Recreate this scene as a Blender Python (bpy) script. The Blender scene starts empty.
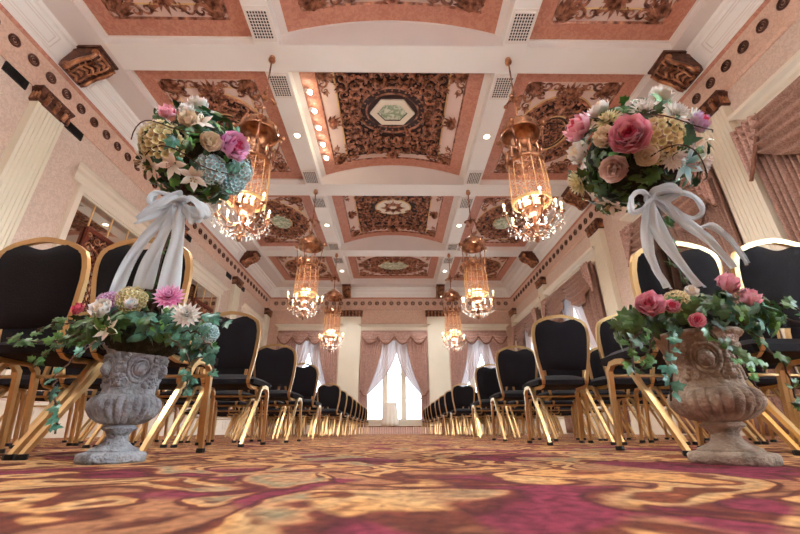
import bpy, math, random
from math import sin, cos, pi, sqrt, radians, atan2
from mathutils import Vector, Matrix
SC = bpy.context.scene
C = SC.collection
rnd = random.Random(7)

# ------------------------------------------------------------------ mesh builder
class MB:
    def __init__(s, f=None): s.v = []; s.f = []; s.map = f; s.tn = []
    def add(s, vs, fs, tone=None):
        n = len(s.v); s.tn += list(tone) if tone else [0.0]*len(vs)
        if s.map: vs = [s.map(*p) for p in vs]
        s.v += [tuple(p) for p in vs]; s.f += [tuple(i + n for i in q) for q in fs]
    def box(s, x0, x1, y0, y1, z0, z1):
        s.add([(x0,y0,z0),(x1,y0,z0),(x1,y1,z0),(x0,y1,z0),(x0,y0,z1),(x1,y0,z1),(x1,y1,z1),(x0,y1,z1)],
              [(0,3,2,1),(4,5,6,7),(0,1,5,4),(1,2,6,5),(2,3,7,6),(3,0,4,7)])
    def tube(s, pts, r, n=6, closed=False, rot=0.0, flat=1.0):
        pts = [Vector(p) for p in pts]; m = len(pts)
        if m < 2: return
        rs = r if isinstance(r, (list, tuple)) else [r] * m
        up = None; vs = []
        for i, p in enumerate(pts):
            a = pts[i-1] if (i > 0 or closed) else p
            b = pts[(i+1) % m] if (i < m-1 or closed) else p
            t = (b - a)
            if t.length < 1e-9: t = Vector((0,0,1))
            t.normalize()
            if up is None:
                up = Vector((0,0,1)) if abs(t.z) < .9 else Vector((0,1,0))
            u = up - t * up.dot(t)
            if u.length < 1e-6: u = t.orthogonal()
            u.normalize(); w = t.cross(u); up = u
            for k in range(n):
                an = rot + 2*pi*k/n
                vs.append(p + u*(cos(an)*rs[i]) + w*(sin(an)*rs[i]*flat))
        fs = []
        for i in range(m if closed else m-1):
            j = (i+1) % m
            for k in range(n):
                l = (k+1) % n
                fs.append((i*n+k, i*n+l, j*n+l, j*n+k))
        if not closed:
            fs.append(tuple(range(n-1,-1,-1))); fs.append(tuple((m-1)*n+k for k in range(n)))
        s.add(vs, fs)
    def lathe(s, prof, n=24, c=(0,0,0), flute=None, cap=True):
        vs = []; fs = []; m = len(prof)
        for i, (r, z) in enumerate(prof):
            for k in range(n):
                a = 2*pi*k/n
                rr = r * (flute(i, a) if flute else 1)
                vs.append((c[0]+rr*cos(a), c[1]+rr*sin(a), c[2]+z))
        for i in range(m-1):
            for k in range(n):
                l = (k+1) % n
                fs.append((i*n+k, i*n+l, (i+1)*n+l, (i+1)*n+k))
        if cap:
            fs.append(tuple(range(n-1,-1,-1))); fs.append(tuple((m-1)*n+k for k in range(n)))
        s.add(vs, fs)
    def ball(s, c, r, n=10, m=6, sc=(1,1,1)):
        vs = [(c[0], c[1], c[2]-r*sc[2])]
        for i in range(1, m):
            t = -pi/2 + pi*i/m
            for k in range(n):
                a = 2*pi*k/n
                vs.append((c[0]+r*sc[0]*cos(t)*cos(a), c[1]+r*sc[1]*cos(t)*sin(a), c[2]+r*sc[2]*sin(t)))
        vs.append((c[0], c[1], c[2]+r*sc[2])); fs = []
        for k in range(n):
            fs.append((0, 1+(k+1)%n, 1+k)); b = 1+(m-2)*n
            fs.append((b+k, b+(k+1)%n, len(vs)-1))
        for i in range(m-2):
            for k in range(n):
                l = (k+1)%n; fs.append((1+i*n+k, 1+i*n+l, 1+(i+1)*n+l, 1+(i+1)*n+k))
        s.add(vs, fs)
    def grid(s, fn, nu, nv):
        vs = [fn(i/nu, j/nv) for j in range(nv+1) for i in range(nu+1)]
        fs = [(j*(nu+1)+i, j*(nu+1)+i+1, (j+1)*(nu+1)+i+1, (j+1)*(nu+1)+i) for j in range(nv) for i in range(nu)]
        s.add(vs, fs)
    def prism(s, poly, a0, a1, axis):
        n = len(poly)
        def P(p, q, a): return (a, p, q) if axis == 0 else ((p, a, q) if axis == 1 else (p, q, a))
        vs = [P(p, q, a0) for p, q in poly] + [P(p, q, a1) for p, q in poly]
        fs = [tuple(range(n-1,-1,-1)), tuple(range(n, 2*n))] + [(i, (i+1)%n, n+(i+1)%n, n+i) for i in range(n)]
        s.add(vs, fs)
    def build(s, name, m, parent=None, smooth=False, solid=0, bevel=0):
        me = bpy.data.meshes.new(name)
        off = Vector(parent_loc(parent)) if parent is not None else Vector((0,0,0))
        me.from_pydata([tuple(Vector(p) - off) for p in s.v], [], s.f)
        me.materials.append(m)
        if smooth:
            me.polygons.foreach_set('use_smooth', [True]*len(me.polygons))
        me.update()
        if any(s.tn):
            at = me.attributes.new('tone', 'FLOAT', 'POINT'); at.data.foreach_set('value', s.tn)
        o = bpy.data.objects.new(name, me); C.objects.link(o)
        if parent is not None: o.parent = parent
        if bevel:
            b = o.modifiers.new('bevel', 'BEVEL'); b.width = bevel; b.segments = 2; b.limit_method = 'ANGLE'; b.angle_limit = radians(50)
        if solid:
            d = o.modifiers.new('solid', 'SOLIDIFY'); d.thickness = solid; d.offset = 0
        return o
LOC = {}
def parent_loc(p):
    v = Vector(LOC.get(p.name, (0,0,0)))
    return v
def thing(name, label, cat, loc=(0,0,0), group=None):
    o = bpy.data.objects.new(name, None); C.objects.link(o)
    o.location = loc; o.empty_display_size = .1
    LOC[o.name] = tuple(loc)
    o['label'] = label; o['category'] = cat
    if group: o['group'] = group
    return o
def tag(o, label, cat, group=None, kind=None):
    o['label'] = label; o['category'] = cat
    if group: o['group'] = group
    if kind: o['kind'] = kind
    return o
def struct(o): o['kind'] = 'structure'; return o
def part(mb, name, m, parent, **k):
    o = mb.build(name, m, parent, **k)
    LOC[o.name] = tuple(parent_loc(parent))
    return o
def copy_tree(o, parent=None):
    c = o.copy(); C.objects.link(c)
    if parent is not None: c.parent = parent
    for ch in list(o.children): copy_tree(ch, c)
    return c
def copy_thing(o, loc, label=None, rz=0, group=None):
    c = copy_tree(o); c.location = loc; c.rotation_euler = (0,0,rz); LOC[c.name] = tuple(loc)
    if label: c['label'] = label
    if group: c['group'] = group
    return c

# ------------------------------------------------------------------ materials
def s2l(c):
    return tuple((x/12.92 if x <= .04045 else ((x+.055)/1.055)**2.4) for x in c)
def mat(name, col, rough=.6, metal=0., var=0., vscale=8., col2=None, bump=0., bscale=40., spec=.5, trans=0., emit=None, estr=0., sub=0., coat=0., sheen=0.):
    m = bpy.data.materials.new(name); m.use_nodes = True
    nt = m.node_tree; N = nt.nodes; L = nt.links
    b = N['Principled BSDF']; c = s2l(col)
    b.inputs['Base Color'].default_value = (*c, 1); b.inputs['Roughness'].default_value = rough
    b.inputs['Metallic'].default_value = metal; b.inputs['Specular IOR Level'].default_value = spec
    b.inputs['Transmission Weight'].default_value = trans
    b.inputs['Coat Weight'].default_value = coat
    b.inputs['Sheen Weight'].default_value = sheen
    if emit: b.inputs['Emission Color'].default_value = (*s2l(emit), 1); b.inputs['Emission Strength'].default_value = estr
    tc = N.new('ShaderNodeTexCoord')
    if var or col2:
        n = N.new('ShaderNodeTexNoise'); n.inputs['Scale'].default_value = vscale; n.inputs['Detail'].default_value = 4
        L.new(tc.outputs['Object'], n.inputs['Vector'])
        r = N.new('ShaderNodeValToRGB'); c2 = s2l(col2) if col2 else tuple(x*(1-var) for x in c)
        r.color_ramp.elements[0].position = .35; r.color_ramp.elements[1].position = .65
        r.color_ramp.elements[0].color = (*c2, 1); r.color_ramp.elements[1].color = (*c, 1)
        L.new(n.outputs['Fac'], r.inputs['Fac']); L.new(r.outputs['Color'], b.inputs['Base Color'])
    if bump:
        n = N.new('ShaderNodeTexNoise'); n.inputs['Scale'].default_value = bscale; n.inputs['Detail'].default_value = 3
        L.new(tc.outputs['Object'], n.inputs['Vector'])
        bp = N.new('ShaderNodeBump'); bp.inputs['Strength'].default_value = bump; bp.inputs['Distance'].default_value = .02
        L.new(n.outputs['Fac'], bp.inputs['Height']); L.new(bp.outputs['Normal'], b.inputs['Normal'])
    return m
def translucent(name, col, alpha=.6, tl=.5):
    m = bpy.data.materials.new(name); m.use_nodes = True
    nt = m.node_tree; N = nt.nodes; L = nt.links
    for n in list(N): N.remove(n)
    out = N.new('ShaderNodeOutputMaterial'); c = (*s2l(col), 1)
    d = N.new('ShaderNodeBsdfDiffuse'); d.inputs['Color'].default_value = c
    t = N.new('ShaderNodeBsdfTranslucent'); t.inputs['Color'].default_value = c
    a = N.new('ShaderNodeMixShader'); a.inputs[0].default_value = tl
    L.new(d.outputs[0], a.inputs[1]); L.new(t.outputs[0], a.inputs[2])
    tr = N.new('ShaderNodeBsdfTransparent'); x = N.new('ShaderNodeMixShader'); x.inputs[0].default_value = alpha
    tc = N.new('ShaderNodeTexCoord'); w = N.new('ShaderNodeTexNoise'); w.inputs['Scale'].default_value = 9
    L.new(tc.outputs['Object'], w.inputs['Vector'])
    mr = N.new('ShaderNodeMapRange'); mr.inputs[3].default_value = alpha-.02; mr.inputs[4].default_value = min(1, alpha+.02)
    L.new(w.outputs['Fac'], mr.inputs[0]); L.new(mr.outputs[0], x.inputs[0])
    L.new(tr.outputs[0], x.inputs[1]); L.new(a.outputs[0], x.inputs[2]); L.new(x.outputs[0], out.inputs[0])
    return m
def damask(name, c1, c2, scale=5., rough=.75, dist=1.5, lo=.45, hi=.55):
    m = mat(name, c1, rough); nt = m.node_tree; N = nt.nodes; L = nt.links; b = N['Principled BSDF']
    tc = N.new('ShaderNodeTexCoord')
    v = N.new('ShaderNodeTexNoise'); v.inputs['Scale'].default_value = scale; v.inputs['Distortion'].default_value = dist; v.inputs['Detail'].default_value = 3
    L.new(tc.outputs['Object'], v.inputs['Vector'])
    r = N.new('ShaderNodeValToRGB'); r.color_ramp.elements[0].position = lo; r.color_ramp.elements[1].position = hi
    r.color_ramp.elements[0].color = (*s2l(c1), 1); r.color_ramp.elements[1].color = (*s2l(c2), 1)
    L.new(v.outputs['Fac'], r.inputs['Fac']); L.new(r.outputs['Color'], b.inputs['Base Color'])
    bp = N.new('ShaderNodeBump'); bp.inputs['Strength'].default_value = .25; bp.inputs['Distance'].default_value = .01
    L.new(v.outputs['Fac'], bp.inputs['Height']); L.new(bp.outputs['Normal'], b.inputs['Normal'])
    return m
def carpet():
    m = mat('carpet', (.5,.3,.2), .9, spec=.12, sheen=.03); nt = m.node_tree; N = nt.nodes; L = nt.links; b = N['Principled BSDF']
    tc = N.new('ShaderNodeTexCoord')
    def noise(sc, det, dist, off=(0,0,0), xs=1.):
        mp = N.new('ShaderNodeMapping'); mp.inputs['Location'].default_value = off; mp.inputs['Scale'].default_value = (xs,1,1)
        n = N.new('ShaderNodeTexNoise'); n.inputs['Scale'].default_value = sc; n.inputs['Detail'].default_value = det; n.inputs['Distortion'].default_value = dist
        L.new(tc.outputs['Object'], mp.inputs[0]); L.new(mp.outputs[0], n.inputs['Vector']); return n
    def ramp(src, stops):
        r = N.new('ShaderNodeValToRGB'); e = r.color_ramp.elements
        while len(e) < len(stops): e.new(.5)
        for k, (p, c) in enumerate(stops): e[k].position = p; e[k].color = (*s2l(c), 1)
        L.new(src, r.inputs['Fac']); return r
    def mix(f, a, c):
        x = N.new('ShaderNodeMix'); x.data_type = 'RGBA'; L.new(f, x.inputs[0]); L.new(a, x.inputs[6]); L.new(c, x.inputs[7]); return x.outputs[2]
    # scrolled leaves: contour bands of a strongly distorted noise
    n1 = noise(3.2, 1.5, 1.3)
    leaf = ramp(n1.outputs['Fac'], [(0,(.70,.56,.44)),(.40,(.70,.48,.33)),(.43,(.38,.17,.12)),(.475,(.48,.23,.16)),(.49,(.86,.64,.40)),(.56,(.84,.68,.48)),(.58,(.46,.24,.14)),(.63,(.54,.27,.18)),(.645,(.87,.64,.40))])
    n2 = noise(2.0, 1, .8, (3.1,1.7,0))
    ground = ramp(n1.outputs['Fac'], [(0,(.48,.16,.24)),(.44,(.54,.19,.28)),(.48,(.34,.11,.13)),(.53,(.50,.24,.17)),(.56,(.80,.60,.42)),(.62,(.60,.56,.44)),(.68,(.76,.58,.42))])
    msk = ramp(n2.outputs['Fac'], [(.53,(0,0,0)),(.57,(1,1,1))])
    col = mix(msk.outputs['Color'], leaf.outputs['Color'], ground.outputs['Color'])
    n3 = noise(45, 5, .5)
    f = ramp(n3.outputs['Fac'], [(.3,(.62,.60,.60)),(.7,(1,1,1))])
    mm = N.new('ShaderNodeMix'); mm.data_type = 'RGBA'; mm.blend_type = 'MULTIPLY'; mm.inputs[0].default_value = 1
    L.new(col, mm.inputs[6]); L.new(f.outputs['Color'], mm.inputs[7]); L.new(mm.outputs[2], b.inputs['Base Color'])
    n4 = noise(500, 2, 0); bp = N.new('ShaderNodeBump'); bp.inputs['Strength'].default_value = .6; bp.inputs['Distance'].default_value = .004
    L.new(n4.outputs['Fac'], bp.inputs['Height']); L.new(bp.outputs['Normal'], b.inputs['Normal'])
    return m
M_carpet = carpet()
M_cream = mat('cream_paint', (.93,.89,.82), .5, var=.05, vscale=2)
M_beam = mat('white_paint', (.95,.945,.93), .5, var=.03, vscale=1.5)
M_soffit = mat('blush_white_paint', (.90,.87,.85), .55, var=.03, vscale=1.5)
M_salmon = damask('salmon_glaze', (.73,.48,.40), (.78,.55,.46), 9, .45)
M_frieze = damask('frieze_pink', (.83,.69,.61), (.88,.75,.67), 14, .6)
M_wall = damask('pink_wallpaper', (.83,.74,.68), (.88,.80,.74), 16, .7)
M_ground = mat('coffer_ground', (.90,.80,.76), .6, var=.06, vscale=3)
M_plum = mat('plum_ground', (.22,.12,.12), .6, var=.2, vscale=10)
M_bronze = mat('bronze_relief', (.80,.57,.46), .30, .7, col2=(.36,.21,.17), vscale=8, bump=.4, bscale=50)
M_bronze2 = mat('gilt_bronze', (.80,.58,.43), .28, .75, col2=(.46,.28,.20), vscale=6, bump=.3, bscale=40)
M_dark = mat('dark_patinated_bronze', (.46,.29,.22), .4, .5, col2=(.28,.16,.13), vscale=9, bump=.4, bscale=50)
M_goldline = mat('gold_line', (.88,.74,.52), .4, .3)
M_chair = mat('gold_chair_metal', (.86,.73,.52), .32, .9, var=.1, vscale=5)
M_chairfab = mat('navy_chair_fabric', (.048,.032,.066), .8, var=.3, vscale=60, bump=.2, bscale=200, spec=.25)
M_rubber = mat('black_rubber', (.06,.06,.07), .5, var=.2)
M_pil = mat('pilaster_cream', (.93,.90,.82), .5, var=.04, vscale=2)
M_brownlatt = mat('carved_mahogany', (.48,.20,.13), .35, .2, var=.4, vscale=12, bump=.3, bscale=60)
M_mirror = mat('mirror_glass', (.86,.84,.80), .03, 1., var=.03)
M_glass = mat('window_glass', (.95,.98,1.), .02, 0, trans=1., var=.01)
M_black = mat('black_vent', (.10,.09,.10), .5, var=.2)
M_grille = mat('white_grille', (.92,.90,.88), .5, var=.03)
M_hole = mat('dark_perforation', (.12,.10,.10), .8, var=.1)
M_drape = damask('rose_brocade', (.68,.52,.47), (.80,.66,.61), 14, .6, 2)
M_drape2 = damask('russet_brocade', (.56,.42,.36), (.66,.52,.46), 18, .6, 2)
M_fringe = mat('bronze_fringe', (.60,.42,.34), .7, var=.3, vscale=30, bump=.5, bscale=60)
M_sheer = translucent('sheer_voile', (.84,.79,.80), .975, tl=.03)
M_cloth = mat('white_table_linen', (.93,.91,.86), .8, var=.04)
M_candle = mat('candle_sleeve', (.97,.92,.80), .5, var=.03, emit=(1,.88,.65), estr=.8)
M_bulb = mat('lit_bulb', (1,.93,.75), .3, var=.02, emit=(1,.86,.62), estr=8)
M_down = mat('lit_downlight', (1,.96,.88), .3, var=.02, emit=(1,.93,.80), estr=22)
M_crystal = mat('crystal', (.90,.86,.82), .2, .0, trans=.6, var=.02)
M_urnL = mat('grey_cast_stone', (.66,.69,.72), .75, col2=(.50,.52,.54), vscale=16, bump=.7, bscale=70)
M_urnR = mat('weathered_tan_stone', (.72,.66,.59), .75, col2=(.54,.48,.42), vscale=16, bump=.7, bscale=70)
M_ivy = mat('ivy_green', (.30,.46,.20), .4, col2=(.13,.24,.11), vscale=14)
M_ivy2 = mat('daylit_teal_ivy', (.32,.55,.46), .35, col2=(.16,.33,.28), vscale=14)  # ivy with a cool daylight tint mixed into its green
M_ivylt = mat('fresh_green_leaf', (.42,.66,.30), .4, col2=(.22,.45,.18), vscale=14)
M_moss = mat('dark_moss', (.12,.15,.08), .9, var=.4, vscale=30, bump=1, bscale=60)
M_twig = mat('brown_twig', (.30,.19,.12), .7, var=.3, vscale=30, bump=.5)
def petal(name, c, c2, vs=25):
    """c at the petal's base, c2 towards its edge"""
    m = mat(name, c, .6, sheen=.2, var=.02); nt = m.node_tree; N = nt.nodes; L = nt.links; b = N['Principled BSDF']
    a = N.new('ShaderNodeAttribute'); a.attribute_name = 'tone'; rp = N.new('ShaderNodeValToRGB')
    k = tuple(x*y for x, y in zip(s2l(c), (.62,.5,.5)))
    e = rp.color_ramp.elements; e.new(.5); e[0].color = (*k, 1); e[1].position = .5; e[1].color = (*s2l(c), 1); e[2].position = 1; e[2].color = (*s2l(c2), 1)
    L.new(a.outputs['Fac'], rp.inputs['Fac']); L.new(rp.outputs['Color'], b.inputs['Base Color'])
    b.inputs['Subsurface Weight'].default_value = .15; b.inputs['Subsurface Radius'].default_value = (.02,.01,.01); b.inputs['Subsurface Scale'].default_value = .3
    return m
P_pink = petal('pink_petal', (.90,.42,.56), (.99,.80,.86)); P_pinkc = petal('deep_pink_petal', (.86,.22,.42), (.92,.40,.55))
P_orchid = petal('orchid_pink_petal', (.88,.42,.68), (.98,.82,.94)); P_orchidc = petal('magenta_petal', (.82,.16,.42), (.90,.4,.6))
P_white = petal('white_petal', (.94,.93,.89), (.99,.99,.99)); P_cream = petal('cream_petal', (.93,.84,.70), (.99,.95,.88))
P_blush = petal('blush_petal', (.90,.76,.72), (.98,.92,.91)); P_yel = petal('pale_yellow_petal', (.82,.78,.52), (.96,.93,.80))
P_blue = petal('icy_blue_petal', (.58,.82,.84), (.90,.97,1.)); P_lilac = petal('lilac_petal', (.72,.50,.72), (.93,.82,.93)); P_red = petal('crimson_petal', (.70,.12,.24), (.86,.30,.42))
M_ribbon = translucent('white_satin_ribbon', (.93,.96,.98), .90)
M_oval = damask('green_marbled_panel', (.60,.68,.56), (.86,.88,.80), 6, .3)
def shade_mat():
    m = mat('amber_bead_glass', (.90,.64,.50), .25, 0, col2=(.66,.40,.28), vscale=30, bump=1., bscale=60, emit=(1,.60,.38), estr=.12)
    nt = m.node_tree; N = nt.nodes; L = nt.links; b = N['Principled BSDF']
    tc = N.new('ShaderNodeTexCoord'); v = N.new('ShaderNodeTexVoronoi'); v.inputs['Scale'].default_value = 26
    L.new(tc.outputs['Object'], v.inputs['Vector'])
    r = N.new('ShaderNodeValToRGB'); r.color_ramp.elements[0].position = .25; r.color_ramp.elements[1].position = .5
    r.color_ramp.elements[0].color = (.75,.75,.75,1); r.color_ramp.elements[1].color = (.12,.12,.12,1)
    L.new(v.outputs['Distance'], r.inputs['Fac']); L.new(r.outputs['Color'], b.inputs['Alpha'])
    return m
M_shade = shade_mat()

# ------------------------------------------------------------------ room layout
XL, XR, YF, YB = -6.96, 6.52, 20.3, -6.0
def W(side):
    if side == 'L': return lambda a, d, z: (XL + d, a, z)
    if side == 'R': return lambda a, d, z: (XR - d, a, z)
    return lambda a, d, z: (a, YF - d, z)
ZB = 7.5
LX = (-6.03, -2.92, -2.41, 2.25, 2.76, 5.85)
ROWS = [(1.14,5.46),(6.10,10.33),(10.97,15.25),(15.89,19.43)]
BEAMY = [5.78, 10.65, 15.57]

fl = MB(); fl.box(XL-.3, XR+.3, YB-.3, YF+.3, -.1, 0); struct(fl.build('floor', M_carpet))

def wall(name, side, a0, a1, holes, m):
    """d from -0.25 to 0; holes = (a0,a1,z0,z1)"""
    mb = MB(W(side)); cuts = sorted(holes); x = a0
    for (h0, h1, z0, z1) in cuts:
        if h0 > x: mb.box(x, h0, -.25, 0, 0, 8.9)
        if z0 > 0: mb.box(h0, h1, -.25, 0, 0, z0)
        mb.box(h0, h1, -.25, 0, z1, 8.9); x = h1
    mb.box(x, a1, -.25, 0, 0, 8.9)
    return struct(mb.build(name, m))
R_WIN = [(-4.6,-1.0),(2.0,4.9),(6.45,8.75),(11.65,14.6),(16.6,19.0)]
F_WIN = [(-5.9,-3.35),(-1.45,1.4),(3.15,5.75)]
wall('wall_left', 'L', YB, YF+.25, [], M_wall)
wall('wall_right', 'R', YB, YF+.25, [(a,b,.75,4.9) for a,b in R_WIN], M_wall)
wall('wall_far', 'F', XL, XR, [(a,b,.6,4.9) for a,b in F_WIN], M_frieze)
wb = MB(); wb.box(XL-.25, XR+.25, YB-.25, YB, 0, 8.9); struct(wb.build('wall_back', M_wall))

# beams, soffit, coffer lids
cb = MB()
for (x0, x1) in ((LX[1],LX[2]),(LX[3],LX[4])):
    cb.box(x0, x1, YB, ROWS[3][1], ZB, 8.9)
segs = [(.5,1.14),(5.46,6.10),(10.33,10.97),(15.25,15.89)]
for (y0, y1) in segs:
    for i in (0,2,4): cb.box(LX[i], LX[i+1], y0, y1, ZB, 8.9)
struct(cb.build('ceiling', M_beam))
sf = MB()
sf.box(XL, LX[0], YB, YF, ZB, 8.9); sf.box(LX[5], XR, YB, YF, ZB, 8.9); sf.box(LX[0], LX[5], ROWS[3][1], YF, ZB, 8.9)
for i in (0,2,4): sf.box(LX[i], LX[i+1], YB, .5, 7.9, 8.9)
struct(sf.build('ceiling', M_soffit))
lid = MB(); lid.box(XL-.2, XR+.2, YB-.2, YF+.2, 8.9, 9.0); struct(lid.build('ceiling', M_soffit))

# cornice: profile swept round left, far and right walls
def sweep(prof, closed=True):
    mb = MB(); path = lambda d: [(XL+d, YB), (XL+d, YF-d), (XR-d, YF-d), (XR-d, YB)]
    vs = []; n = len(prof)
    for k in range(4):
        for (d, z) in prof:
            x, y = path(d)[k]; vs.append((x, y, z))
    fs = []
    for k in range(3):
        for i in range(n):
            j = (i+1) % n; fs.append((k*n+i, k*n+j, (k+1)*n+j, (k+1)*n+i))
    mb.add(vs, fs); return mb
struct(sweep([(0,7.0),(.05,7.0),(.09,7.03),(.09,7.05),(.11,7.06),(.26,7.36),(.27,7.42),(.33,7.44),(.36,7.5),(0,7.5)]).build('trim_1', M_beam))
struct(sweep([(0,6.93),(.02,6.93),(.05,6.97),(.05,7.0),(0,7.0)]).build('trim_2', M_bronze2 if False else M_salmon))
struct(sweep([(0,6.32),(.012,6.32),(.012,6.93),(0,6.93)]).build('trim_3', M_frieze))
struct(sweep([(0,6.2),(.03,6.2),(.06,6.25),(.06,6.28),(.03,6.32),(0,6.32)]).build('trim_4', M_frieze))
# dado panelling
dd = MB(); 
for s_, a0, a1 in (('L', YB, YF), ('R', YB, YF), ('F', XL, XR)):
    d_ = MB(W(s_)); hs = R_WIN if s_ == 'R' else (F_WIN if s_ == 'F' else [])
    d_.box(a0, a1, 0, .03, 0, .62); d_.box(a0, a1, 0, .05, 0, .14); d_.box(a0, a1, 0, .06, .56, .62)
    x = a0 + .4
    while x < a1 - 1.3:
        for q in ((x, x+1.0, .2, .22), (x, x+1.0, .48, .5)): d_.box(q[0], q[1], .03, .045, q[2], q[3])
        for q in (x, x+.98): d_.box(q, q+.02, .03, .045, .22, .48)
        x += 1.25
    struct(d_.build('baseboard_' + {'L':'left','R':'right','F':'far'}[s_], M_cream))
# panel mouldings on the sloped cornice board, one ring per bay
pm = MB()
def cornice_panel(side, a0, a1):
    f = W(side)
    def P(a, t): return f(a, .125+.13*t, 7.09+.25*t)
    for ins in (.0, .18):
        pts = [P(a0+ins*.4, ins), P(a1-ins*.4, ins), P(a1-ins*.4, 1-ins), P(a0+ins*.4, 1-ins)]
        for k in range(4): pm.tube([pts[k], pts[(k+1)%4]], .011, 4)
for s_ in 'LR':
    for (y0, y1) in ((1.3,5.25),(6.2,10.1),(11.1,15.0),(16.1,19.6)): cornice_panel(s_, y0, y1)
for (x0, x1) in ((-6.4,-3.1),(-2.3,2.1),(2.9,6.0)): cornice_panel('F', x0, x1)
struct(pm.build('trim_5', M_soffit))

# ------------------------------------------------------------------ carved relief helpers
def spiral(mb, S, x, y, r, a0, turns, sgn, th, n=13, tail=True):
    pts = []; rs = []
    for i in range(n+1):
        t = i/n; rr = r*(1-.85*t); a = a0 + sgn*turns*2*pi*t
        px, py = x+rr*cos(a), y+rr*sin(a)
        pts.append((px, py, S(px, py) - th*.5)); rs.append(th*(.55+.75*sin(pi*min(1,t*1.1+.1))))
    mb.tube(pts, rs, 4)
def blob(mb, S, x, y, a, l, w, h):
    c, s_ = cos(a), sin(a); z = S(x, y)
    pts = [(0,0,.002),(l*.35,w,.0),(l*.35,-w,.0),(l,0,0),(l*.4,0,-h)]
    vs = [(x+px*c-py*s_, y+px*s_+py*c, S(x+px*c-py*s_, y+px*s_+py*c)+pz) for px, py, pz in pts]
    mb.add(vs, [(0,1,4),(1,3,4),(3,2,4),(2,0,4)])
def leaf_spray(mb, S, x, y, a, l, n=5, spread=1.6, w=.22):
    for i in range(n):
        an = a + spread*(i/(n-1)-.5) if n > 1 else a
        k = 1-.35*abs(i/(n-1)-.5)*2 if n > 1 else 1
        blob(mb, S, x, y, an, l*k, l*w, l*.22)
def dense(mb, S, x0, x1, y0, y1, sp, test, seed=1, sym=True):
    """scrolls and leaves mirrored about both centre lines"""
    r = random.Random(seed); cx, cy = (x0+x1)/2, (y0+y1)/2
    nx = max(1, round((x1-cx)/sp)); ny = max(1, round((y1-cy)/sp))
    for i in range(nx):
        for j in range(ny):
            u = (i+.5+r.uniform(-.18,.18))*(x1-cx)/nx; v = (j+.5+r.uniform(-.18,.18))*(y1-cy)/ny
            rr = sp*r.uniform(.42,.62); a0 = r.uniform(0, 2*pi); tr = r.uniform(.9,1.4); th = sp*r.uniform(.13,.19); sg = r.choice((-1,1))
            lf = [(r.uniform(0,2*pi), r.uniform(.4,.75)*sp) for _ in range(3)]
            for mx in (1,-1):
                for my in (1,-1):
                    X, Y = cx+mx*u, cy+my*v
                    if not test(X, Y): continue
                    A = a0 if mx > 0 else pi-a0; A = A if my > 0 else -A
                    spiral(mb, S, X, Y, rr, A, tr, sg*mx*my, th)
                    for la, ll in lf:
                        B = la if mx > 0 else pi-la; B = B if my > 0 else -B
                        blob(mb, S, X+cos(B)*rr*.7, Y+sin(B)*rr*.7, B, ll, ll*.34, .06)
def ring(mb, S, cx, cy, rx, ry, th, n=40, h=1.):
    pts = [(cx+rx*cos(2*pi*k/n), cy+ry*sin(2*pi*k/n)) for k in range(n)]
    mb.tube([(x, y, S(x,y)-th*.3*h) for x, y in pts], th, 5, closed=True)
def disc(mb, S, cx, cy, rx, ry, off, n=32):
    vs = [(cx, cy, S(cx,cy)-off)] + [(cx+rx*cos(2*pi*k/n), cy+ry*sin(2*pi*k/n), S(cx+rx*cos(2*pi*k/n), cy+ry*sin(2*pi*k/n))-off) for k in range(n)]
    vs += [(x, y, z+off*.9) for x, y, z in vs[1:]]
    fs = [(0, 1+(k+1)%n, 1+k) for k in range(n)] + [(1+k, 1+(k+1)%n, 1+n+(k+1)%n, 1+n+k) for k in range(n)]
    mb.add(vs, fs)
def rect_line(mb, S, x0, x1, y0, y1, th):
    c = [(x0,y0),(x1,y0),(x1,y1),(x0,y1)]
    for k in range(4):
        a, b = c[k], c[(k+1)%4]
        pts = [(a[0]+(b[0]-a[0])*t/14, a[1]+(b[1]-a[1])*t/14) for t in range(15)]
        mb.tube([(x, y, S(x,y)-th*.3) for x, y in pts], th, 4)
def slab(mb, S, x0, x1, y0, y1, off, nx=14, t=.03):
    ys = (y0, y1)
    mb.grid(lambda u, v: (x0+(x1-x0)*u, y0+(y1-y0)*v, S(x0+(x1-x0)*u, 0)-off), nx, 2)
    for y in ys:
        mb.grid(lambda u, v: (x0+(x1-x0)*u, y, S(x0+(x1-x0)*u, 0)-off+v*t), nx, 1)
    for x in (x0, x1):
        mb.grid(lambda u, v: (x, y0+(y1-y0)*u, S(x, 0)-off+v*t), 1, 1)
def corner_fans(mb, S, x0, x1, y0, y1, r, n=7):
    for (x, y, a) in ((x0,y0,pi/4),(x1,y0,3*pi/4),(x1,y1,-3*pi/4),(x0,y1,-pi/4)):
        leaf_spray(mb, S, x, y, a, r, n, 1.5, .14)
        leaf_spray(mb, S, x, y, a, r*.6, 5, 1.8, .2)
        for sg in (1,-1):
            b = a+sg*.62
            spiral(mb, S, x+cos(b)*r*.75, y+sin(b)*r*.75, r*.26, b+pi, 1.2, sg, r*.05)
            spiral(mb, S, x+cos(b)*r*1.15, y+sin(b)*r*1.15, r*.2, b+pi, 1.2, -sg, r*.04)
            leaf_spray(mb, S, x+cos(b)*r*1.2, y+sin(b)*r*1.2, b, r*.45, 3, 1.2, .2)
            spiral(mb, S, x+cos(a)*r*.8+sg*r*.12, y+sin(a)*r*.8, r*.2, a, 1.1, sg, r*.05)
ORD = ['first','second','third','fourth','fifth','sixth','seventh','eighth','ninth','tenth','eleventh','twelfth']
WH = ['left','centre','right']
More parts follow.
